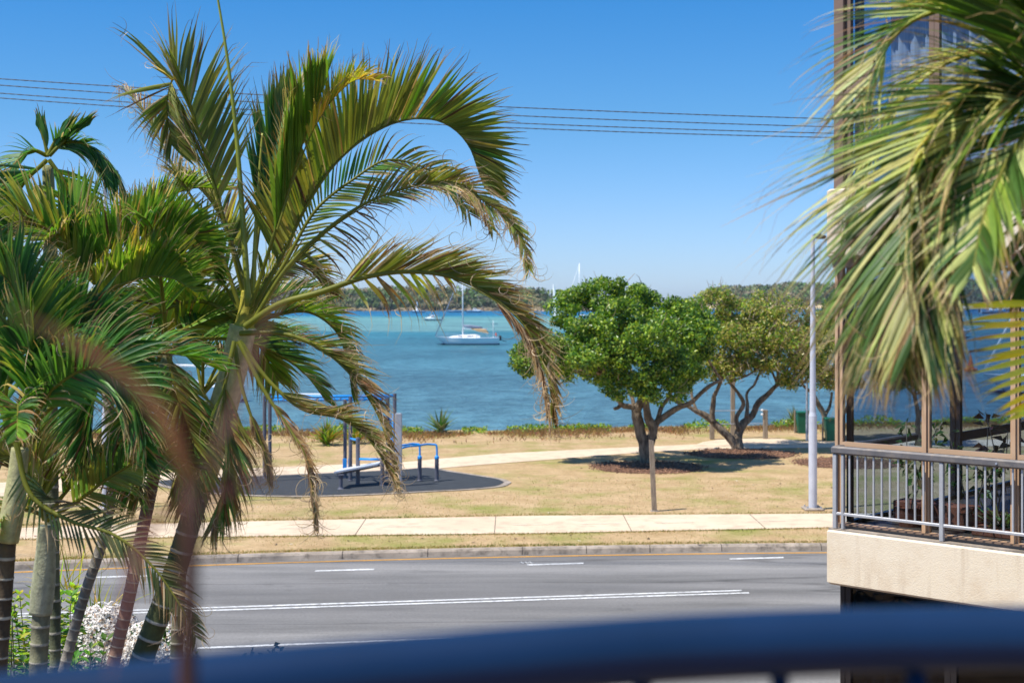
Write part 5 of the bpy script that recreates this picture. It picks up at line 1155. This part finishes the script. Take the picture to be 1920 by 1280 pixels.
def yacht(px, py, L, yaw, label, mast, sail=False, cover=True, detail=True, rake=0.0, jib=True, group='yachts on the river', sailup=None):
    b = Boat('sailing_yacht', px, py, yaw, label, 'yacht', group); k = L / 9.5
    vs, fs = hull_mesh(L, 3.0 * k, 1.0 * k, .45 * k); hl = b.part('hull', vs, fs, 'white_paint', smooth=False)
    b.part('waterline_stripe', *(lambda V, Fc: ([(x * 1.003, y * 1.01, z) for x, y, z in V], Fc))([v for v in hull_mesh(L, 3.0 * k, .16 * k, .45 * k, sheer=0)[0]], hull_mesh(L, 3.0 * k, .16 * k, .45 * k, sheer=0)[1][:22 * 8]), 'hullblue', hl)
    cb = b.house('cabin', [(-1.9 * k, .8 * k, 1.0 * k, 1.28 * k), (-1.2 * k, 1.0 * k, 1.0 * k, 1.5 * k), (.6 * k, .95 * k, 1.0 * k, 1.42 * k), (1.9 * k, .7 * k, 1.0 * k, 1.3 * k), (2.7 * k, .3 * k, 1.02 * k, 1.1 * k)], 'white_paint')
    for sgn in (-1, 1):
        for x0, x1 in ((-.9, -.1), (.7, 1.3)):
            y0 = sgn * .935 * k; b.part('cabin_window', [(x0 * k, y0, 1.17 * k), (x1 * k, y0, 1.17 * k), (x1 * k, sgn * .9 * k, 1.29 * k), (x0 * k, sgn * .9 * k, 1.31 * k)], [(0, 1, 2, 3)], 'glassdark', cb)
    mx = .65 * k; b.tube('mast', [(mx, 0, 1.0 * k), (mx - rake, 0, mast)], .085 * k, 'white_paint')
    bm_ = b.tube('boom', [(mx, 0, 2.35 * k), (-3.0 * k, 0, 2.3 * k)], .07 * k, 'white_paint')
    if cover:
        cv = MB().tube([b.w(p) for p in ((mx - .1, 0, 2.75 * k), (mx - 1.0 * k, 0, 2.65 * k), (-1.5 * k, 0, 2.52 * k), (-2.2 * k, 0, 2.5 * k))], [.14 * k, .24 * k, .2 * k, .1 * k], 9).build('sail_cover', M['canvas'], bm_, True)
        MB().tube([b.w(p) for p in ((-.6 * k, 0, 2.35 * k), (-1.6 * k, 0, 2.15 * k), (-2.6 * k, 0, 2.0 * k), (-3.1 * k, 0, 1.7 * k))], [.12 * k, .24 * k, .3 * k, .08 * k], 9).build('loose_sail', M['tansail'], bm_, True)
    top = (mx - rake, 0, mast)
    if jib: MB().tube([b.w((L * .485, 0, 1.35 * k)), b.w((L * .3, 0, 1.35 * k + (mast - 1.35 * k) * .43)), b.w((mx - rake + .05, 0, mast - .4))], [.06 * k, .09 * k, .03 * k], 6).build('furled_jib', M['canvas'] if cover else M['white_paint'], b.root, True)
    r_ = .014 * k
    b.tube('backstay', [(-L * .48, 0, 1.1 * k), top], r_, 'metal', n=4)
    for sgn in (-1, 1): b.tube('shroud', [(mx - .2, sgn * 1.35 * k, 1.05 * k), (mx - rake * .8, sgn * .5 * k, mast * .62), (mx - rake, 0, mast - .2)], r_, 'metal', n=4)
    if detail:
        rl = MB()
        for sgn in (-1, 1):
            st = []
            for i in range(7):
                x = -L * .46 + L * .93 * i / 6; u = (x + L / 2) / L; h_ = 1.42 * k * (1 if u < .55 else cos(pi / 2 * ((u - .55) / .47) ** 1.4)); z = (1.0 + .1 * (2 * u - .9) ** 2) * k; st.append((x, sgn * max(.05, h_), z))
            for x, y, z in st: rl.tube([b.w((x, y, z)), b.w((x, y, z + .55 * k))], .016 * k, 5)
            for zz in (.3, .55): rl.tube([b.w((x, y, z + zz * k)) for x, y, z in st], .01 * k, 4)
        rl.build('guard_rail', M['metal'], b.root)
        b.tube('antenna_pole', [(-L * .40, .6, 1.0), (-L * .40, .6, 3.5 * k)], .03, 'white_paint')
        b.part('solar_panel', *(lambda: (lambda m: (m.v, m.f))(MB().box((-L * .42, 0, 3.0 * k), (.9, 1.2, .05))))(), 'hullblue')
        mm = MB().bbox((0, 0, 0), (.4, .3, .7), .08); b.part('outboard_motor', [(v.x - L * .505, v.y + .4, v.z + 1.0) for v in mm.v], mm.f, 'black')
        mm = MB().bbox((0, 0, 0), (.25, .5, .5), .08); b.part('life_ring', [(v.x - L * .44, v.y - .9, v.z + 1.5) for v in mm.v], mm.f, 'orange')
        b.tube('rudder_arm', [(-L * .49, 0, .9), (-L * .56, 0, .55), (-L * .6, .1, .5)], .05, 'black')
    return b
def motorboat(px, py, L, yaw, label, group='small motor boats on the river', cab=True):
    b = Boat('motor_boat', px, py, yaw, label, 'motor boat', group); k = L / 6
    vs, fs = hull_mesh(L, 2.2 * k, .8 * k, .3 * k, sheer=.1, transom=.9); hl = b.part('hull', vs, fs, 'white_paint')
    v2, f2 = hull_mesh(L * 1.0, 2.2 * k, .3 * k, .3 * k, sheer=0, transom=.9); b.part('hull_stripe', [(x * 1.003, y * 1.012, z) for x, y, z in v2], f2[:22 * 8], 'hullblue', hl)
    if cab:
        cb = b.house('cabin', [(-.6 * k, .75 * k, .8 * k, 1.65 * k), (.3 * k, .8 * k, .8 * k, 1.65 * k), (.95 * k, .7 * k, .8 * k, 1.15 * k), (2.2 * k, .35 * k, .85 * k, 1.0 * k)], 'white_paint')
        for sgn in (-1, 1): b.part('cabin_window', [(-.5 * k, sgn * .76 * k, 1.15 * k), (.45 * k, sgn * .8 * k, 1.15 * k), (.25 * k, sgn * .74 * k, 1.48 * k), (-.5 * k, sgn * .71 * k, 1.48 * k)], [(0, 1, 2, 3)], 'glassdark', cb)
        b.tube('canopy_frame', [(-.6 * k, .7 * k, 1.6 * k), (-1.6 * k, .7 * k, 1.6 * k), (-1.9 * k, .7 * k, .8 * k)], .03 * k, 'metal')
    mm = MB().bbox((0, 0, 0), (.4 * k, .35 * k, .9 * k), .1 * k); b.part('outboard_motor', [(v.x - L * .52, v.y, v.z + .75 * k) for v in mm.v], mm.f, 'black')
    return b
yacht(876, 646, 9.7, pi, 'white sloop at anchor in open water with a furled tan sail on its boom', 11.2)
motorboat(811, 601, 6.3, pi, 'white and blue runabout left of the white sloop, nearest of the far motor boats')
motorboat(783, 586, 7.5, pi * 1.1, 'tiny white boat close to the far shore, just above the white and blue runabout')
motorboat(853, 585.5, 9, pi, 'tiny low white boat on the far waterline, just left of the sloop mast', cab=False)
motorboat(890, 586, 9, 0.1, 'tiny white cabin boat on the far waterline, just right of the sloop mast')
motorboat(950, 585.5, 8, 0.1, 'tiny grey white boat on the far waterline below the arching frond', cab=False)
bc = Boat('channel_marker', 782, 584.5, 0, 'small white channel marker post near the far rocky shore', 'marker')
bc.o = Vector(((782 - 960) / F * 820, 820, WZ)); MB().tube([bc.w((0, 0, 0)), bc.w((0, 0, 6))], [.6, .35], 8).build('post', M['white_paint'], bc.root); ORG[bc.root.name] = bc.root.location
yacht(1092, 611, 11.5, pi, 'yacht mostly hidden behind the fullest park tree, its tall bare mast showing above it', 16.3, cover=False, detail=False, group='yachts on the river')
sb = Boat('sailing_dinghy', 1042, 600, pi, 'small boat under a full white sail beside the tall bare mast', 'sailing boat')
vs, fs = hull_mesh(5.5, 1.9, .55, .2, transom=.8); sb.part('hull', vs, fs, 'white_paint'); sb.tube('mast', [(.9, 0, .4), (.9, 0, 12.2)], .06, 'white_paint')
vs = []; fs = []
for i in range(13):
    u = i / 12; z = .9 + 11 * u; ch_ = 2.6 * (1 - u) ** .75 + .05
    for j in range(5): v_ = j / 4; vs.append((.8 - ch_ * v_, .45 * sin(pi * v_) * (1 - u * .5), z))
for i in range(12):
    for j in range(4): a = i * 5 + j; fs.append((a, a + 1, a + 6, a + 5))
sb.part('sail', vs, fs, 'sail', smooth=True)
yacht(515, 648, 9.0, pi, 'white yacht behind the crown of the tallest palm, seen in slivers between its fronds', 10.5, detail=False, cover=False)
yacht(318, 752, 9.5, pi * .96, 'nearest white yacht at the left, almost hidden behind the palm cluster', 11, detail=False, cover=False)
yacht(1995, 738, 11.5, pi, 'large white yacht at the right seen through the balcony windows, bow pointing left', 11, cover=False, detail=True)
motorboat(1760, 638, 12, 0.2, 'long white cruiser seen through the balcony window beside the black mullion', 'boats seen through the glass')
motorboat(1752, 603, 15, pi * .98, 'white launch moored beyond the long white cruiser behind the glass', 'boats seen through the glass')
motorboat(1765, 606, 14, 0.1, 'second white launch rafted at the dark pontoon behind the glass', 'boats seen through the glass')
motorboat(1738, 586, 17, 0.1, 'big white cabin boat near the far beach, seen through the upper balcony glass', 'boats seen through the glass')
motorboat(1862, 588, 14, 0.1, 'white boat close to the far beach at the right of the balcony glass', 'boats seen through the glass')
by = Boat('channel_buoy', 1820, 696, 0, 'small red channel buoy on the water seen through the balcony window', 'buoy')
lathe_m = MB(); lathe(lathe_m, by.o, [(.55, -.2), (.6, .25), (.3, .3), (.16, 1.0), (.05, 1.5)], 12); lathe_m.build('float', M['orange'], by.root); MB().tube([by.w((0, 0, 1.4)), by.w((0, 0, 1.9))], .03, 6).build('topmark', M['orange'], by.root)
po = Boat('pontoon', 1745, 607.5, 0, 'long dark floating pontoon seen through the balcony window', 'pontoon'); mb = MB().bbox(po.o + Vector((0, 0, .35)), (32, 3, .7), .1); mb.build('deck', M['hullblue'], po.root)
for x in (-12, 0, 12): MB().tube([po.w((x, 1.8, -.5)), po.w((x, 1.8, 3.2))], .2, 8).build('pile', M['timber'], po.root)

# ------------------------------------------------------------------ shrubs below the palms
FL = [lin(150, 190, 40), lin(180, 210, 60), lin(110, 160, 40), lin(80, 130, 40), lin(196, 200, 80)]
def leafy_shrub(label, px, top, D, n, seed, w_=.3, pal=FL):
    c = P(px, top, D); g = Vector((c.x, c.y, 0)); r2 = random.Random(seed); root = thing('leafy_shrub', g, label, 'shrub'); st = MB(); lf = MB()
    for i in range(n):
        e = c + Vector((r2.gauss(0, w_), r2.gauss(0, w_), -abs(r2.gauss(0, .35)))); pts = spline([g + Vector((r2.gauss(0, .1), r2.gauss(0, .1), 0)), g.lerp(e, .5) + Vector((r2.gauss(0, .08), 0, 0)), e], 40)
        st.tube(pts, [.014 * (1 - .7 * k / 40) for k in range(41)], 5)
        for k in range(10, 41):
            for m_ in range(4):
                a = r2.uniform(0, 2 * pi); d = Vector((cos(a), sin(a), r2.uniform(.1, .8) if k < 38 else 1.2)).normalized(); s_ = d.cross(UZ).normalized(); L_ = .13 * r2.uniform(.6, 1.15)
                lf.leaf(pts[k] + d * .01, d, s_, L_, L_ * .42, tuple(x * r2.uniform(.7, 1.2) for x in r2.choice(pal)), Vector((0, 0, -L_ * .35)))
    st.build('stems', M['bark_pale'], root, True); lf.build('leaves', M['plant'], root); return root
leafy_shrub('bright green leafy shrub at the left edge behind the first ringed trunk', 40, 1110, 12.5, 14, 61)
leafy_shrub('tallest yellow green leafy shrub just left of the thick grey trunk', 60, 1090, 12.2, 12, 62, .22)
leafy_shrub('leafy shrub with upright pointed shoots between the thick trunk and the leaning trunk', 118, 1105, 12.0, 10, 63, .16)
leafy_shrub('darker leafy shrub low between the leaning trunk and the white flowers', 140, 1180, 11.5, 9, 64, .2, [lin(80, 130, 40), lin(60, 104, 38), lin(140, 180, 50)])
def flower_bush(label, px, py, rx, rz, D, seed, n=230):
    c = P(px, py, D); r2 = random.Random(seed); root = thing('flowering_bush', (c.x, c.y, 0), label, 'bush', 'white flowering bushes'); R_ = Vector((rx / F * D, rx / F * D * .8, rz / F * D)); lf = MB(); fl = MB()
    leaf_cluster(lf, c, R_ * 1.03, 3600, FL[2:4] + [lin(70, 110, 50)], r2, .12)
    for i in range(n):
        d = Vector((r2.gauss(0, 1), r2.gauss(-.3, 1), abs(r2.gauss(.2, 1)))).normalized(); p = c + Vector((d.x * R_.x, d.y * R_.y, d.z * R_.z)) * r2.uniform(.92, 1.08); q = r2.uniform(.05, .13)
        for j in range(64):
            e = Vector((r2.gauss(0, 1), r2.gauss(0, 1), r2.gauss(0, 1))).normalized(); e = (e + d * .6).normalized(); s_ = e.orthogonal().normalized(); cc = lerp3(lin(244, 236, 226), lin(252, 250, 246), r2.random())
            if r2.random() < .08: cc = lin(190, 160, 130)
            a_ = r2.uniform(0, 2 * pi); t1 = (s_ * cos(a_) + e.cross(s_) * sin(a_) + e * .3).normalized(); fl.leaf(p + e * q * .8, t1, e.cross(t1).normalized(), .034, .028, cc)
    st = MB(); 
    for i in range(5): st.tube([Vector((c.x, c.y, 0)), c + Vector((r2.gauss(0, .3), r2.gauss(0, .2), -.1))], .025, 6)
    st.build('stems', M['bark_pale'], root); lf.build('leaves', M['plant'], root); fl.build('flowers', M['petal'], root)
flower_bush('white flowering bush between the leaning trunk and the pinkish trunk', 200, 1245, 72, 95, 13.5, 71, 300)
flower_bush('white flowering bush beside the foot of the tallest palm trunk', 290, 1262, 66, 80, 13.0, 72, 260)
strap_plant('palm_seedling', 'small yellow green palm seedling above the white flowers', 'plant', P(185, 1195, 14.2), 26, .75, .02, YELLOW, 73, .7, .5)
strap_plant('palm_seedling', 'yellow green palm seedling between the leafy shrubs', 'plant', P(120, 1125, 14.6), 22, .7, .02, YELLOW, 74, .7, .5)
foliage_plant('twiggy_shrub', 'small twiggy shrub just poking above the blurred balcony rail', P(490, 1275, 9) , .24, .1, 40, [lin(70, 84, 70), lin(96, 90, 80)], 75, leaf=.06, cat='shrub')

# ------------------------------------------------------------------ our own balcony rail and the plant on it (very close, out of focus)
RZt = .30
rail_px = [(-500, 1310), (-200, 1278), (0, 1255), (250, 1231), (500, 1208), (750, 1186), (1000, 1167), (1250, 1149), (1500, 1138), (1720, 1132), (1920, 1130), (2150, 1132), (2450, 1142)]
ctrl = []
for x, y in rail_px:
    Dr = F * .27 / (y - HOR); ctrl.append(Vector(((x - 960) / F * Dr, Dr + .0, H - .27 - .031)))
rp2 = spline(ctrl, 80)
br_ = thing('balcony_railing', (rp2[40].x, rp2[40].y, H - 1.55), 'glossy navy blue balcony rail running blurred across the bottom of the photo', 'railing')
MB().tube(rp2, .0285, 20).build('handrail', M['navy'], br_, smooth=True)
low = [p + Vector((0, 0, -.95)) for p in rp2]; MB().tube(low, .018, 10).build('bottom_rail', M['navy'], br_, smooth=True)
acc = 0; last = None; target0 = P(1410, 1270, 1.35)
L_ = [0]
for i in range(80): L_.append(L_[-1] + (rp2[i + 1] - rp2[i]).length)
i0 = min(range(81), key=lambda i: abs(rp2[i].x - (1410 - 960) / F * 1.33)); s0 = L_[i0]; sp = .126; s = s0 - sp * int(s0 / sp)
while s < L_[-1]:
    i = max(k for k in range(81) if L_[k] <= s); i = min(i, 79); p = rp2[i].lerp(rp2[i + 1], (s - L_[i]) / max(1e-6, L_[i + 1] - L_[i]))
    MB().tube([p + Vector((0, 0, -.02)), p + Vector((0, 0, -.95))], .0085, 8).build('baluster', M['navy'], br_, smooth=True); s += sp
# broad-leaved red cordyline in front of the left side
CR = [lin(128, 78, 74), lin(150, 108, 92), lin(104, 60, 50), lin(150, 110, 90)]
M['cordstem'] = mat('dark cordyline stem', lin(72, 44, 34), lin(92, 58, 44), 9, rough=.8)
M['cord'] = mat('bronze red leaf', (.85, .85, .85), (1.1, 1.1, 1.1), 12, rough=.45, spec=.35, vcol=True, transl=.35)
cp = P(350, 940, .82); cr_ = thing('cordyline_plant', (cp.x, cp.y, H - 1.55), 'out of focus bronze pink cordyline with arching strap leaves in front of the left palms', 'plant')
def strap(l, D, W, c, name='leaf'):
    pts = spline(pp(l, D) if not isinstance(D, list) else [P(x, y, d) for (x, y), d in zip(l, D)], 26); vs = []; fs = []; cs = []
    for i, p in enumerate(pts):
        t = (pts[min(26, i + 1)] - pts[max(0, i - 1)]).normalized(); sd = t.cross(Vector((0, 1, 0))).normalized(); u = i / 26
        h = W / 2 * ((.5 + .5 * u / .3) if u < .3 else max(.04, 1 - ((u - .3) / .7) ** 2.2)); nn = t.cross(sd) * h * .7
        vs += [p + sd * h + nn, p, p - sd * h + nn]; cs += [c, tuple(x * .85 for x in c), c]
    for i in range(26): a = i * 3; fs += [(a, a + 3, a + 4, a + 1), (a + 1, a + 4, a + 5, a + 2)]
    MB().add(vs, fs, cs).build(name, M['cord'], cr_, True)
MB().tube([Vector((cp.x, cp.y, H - 1.55)), P(352, 1240, .82), P(358, 1040, .82), P(356, 900, .82)], [.006, .0055, .005, .0045], 10).build('stem', M['cordstem'], cr_, True)
strap([(356, 905), (330, 830), (290, 755), (205, 682), (110, 625), (-20, 570)], [.82, .8, .78, .76, .74, .72], .009, CR[1])
strap([(356, 930), (352, 840), (345, 760), (336, 690), (318, 640)], [.82, .82, .81, .8, .8], .007, CR[2])
strap([(358, 940), (385, 870), (440, 760), (480, 650), (518, 570), (565, 480)], [.82, .82, .84, .87, .9, .92], .0038, CR[0])
strap([(350, 960), (320, 960), (280, 990), (250, 1060), (225, 1180), (200, 1290)], [.82, .78, .75, .72, .7, .68], .0055, CR[0])
strap([(360, 960), (400, 930), (440, 908), (480, 895), (520, 882)], [.82, .82, .82, .82, .82], .0055, CR[0])
strap([(362, 930), (430, 870), (520, 900), (590, 1000), (625, 1120), (640, 1220)], [.82, .62, .5, .45, .42, .4], .0022, lin(110, 90, 74))
strap([(362, 920), (480, 780), (640, 720), (760, 700)], [.82, .6, .5, .46], .0022, lin(110, 90, 74))
strap([(362, 930), (380, 960), (400, 1040), (414, 1130)], [.82, .6, .5, .45], .0024, lin(110, 90, 74))

# ------------------------------------------------------------------ light sea haze
hm = bpy.data.materials.new('haze'); hm.use_nodes = True; hn = hm.node_tree.nodes; hn.clear()
ho = hn.new('ShaderNodeOutputMaterial'); hv = hn.new('ShaderNodeVolumePrincipled'); hv.inputs['Density'].default_value = HAZE; hv.inputs['Color'].default_value = (.8, .9, 1, 1)
hv.inputs['Anisotropy'].default_value = .3
hm.node_tree.links.new(hv.outputs[0], ho.inputs['Volume'])
tag(MB().box((0, 1400, 9.5), (7000, 4200, 28)).build('haze', hm), kind='stuff')

# repeats of one kind share a group
PL = {'palm_tree': 'tall palms', 'street_lamp': 'street lamps', 'rubbish_bin': 'green bins', 'leafy_shrub': 'leafy shrubs below the palms', 'palm_seedling': 'palm seedlings', 'lily_plant': 'strappy plants by the gym area', 'potted_plant': 'potted plants in the balcony room', 'planter_box': 'planters in the balcony room'}
for o in S.objects:
    k_ = o.name.split('.')[0]
    if o.parent is None and k_ in PL and not o.get('group'): o['group'] = PL[k_]
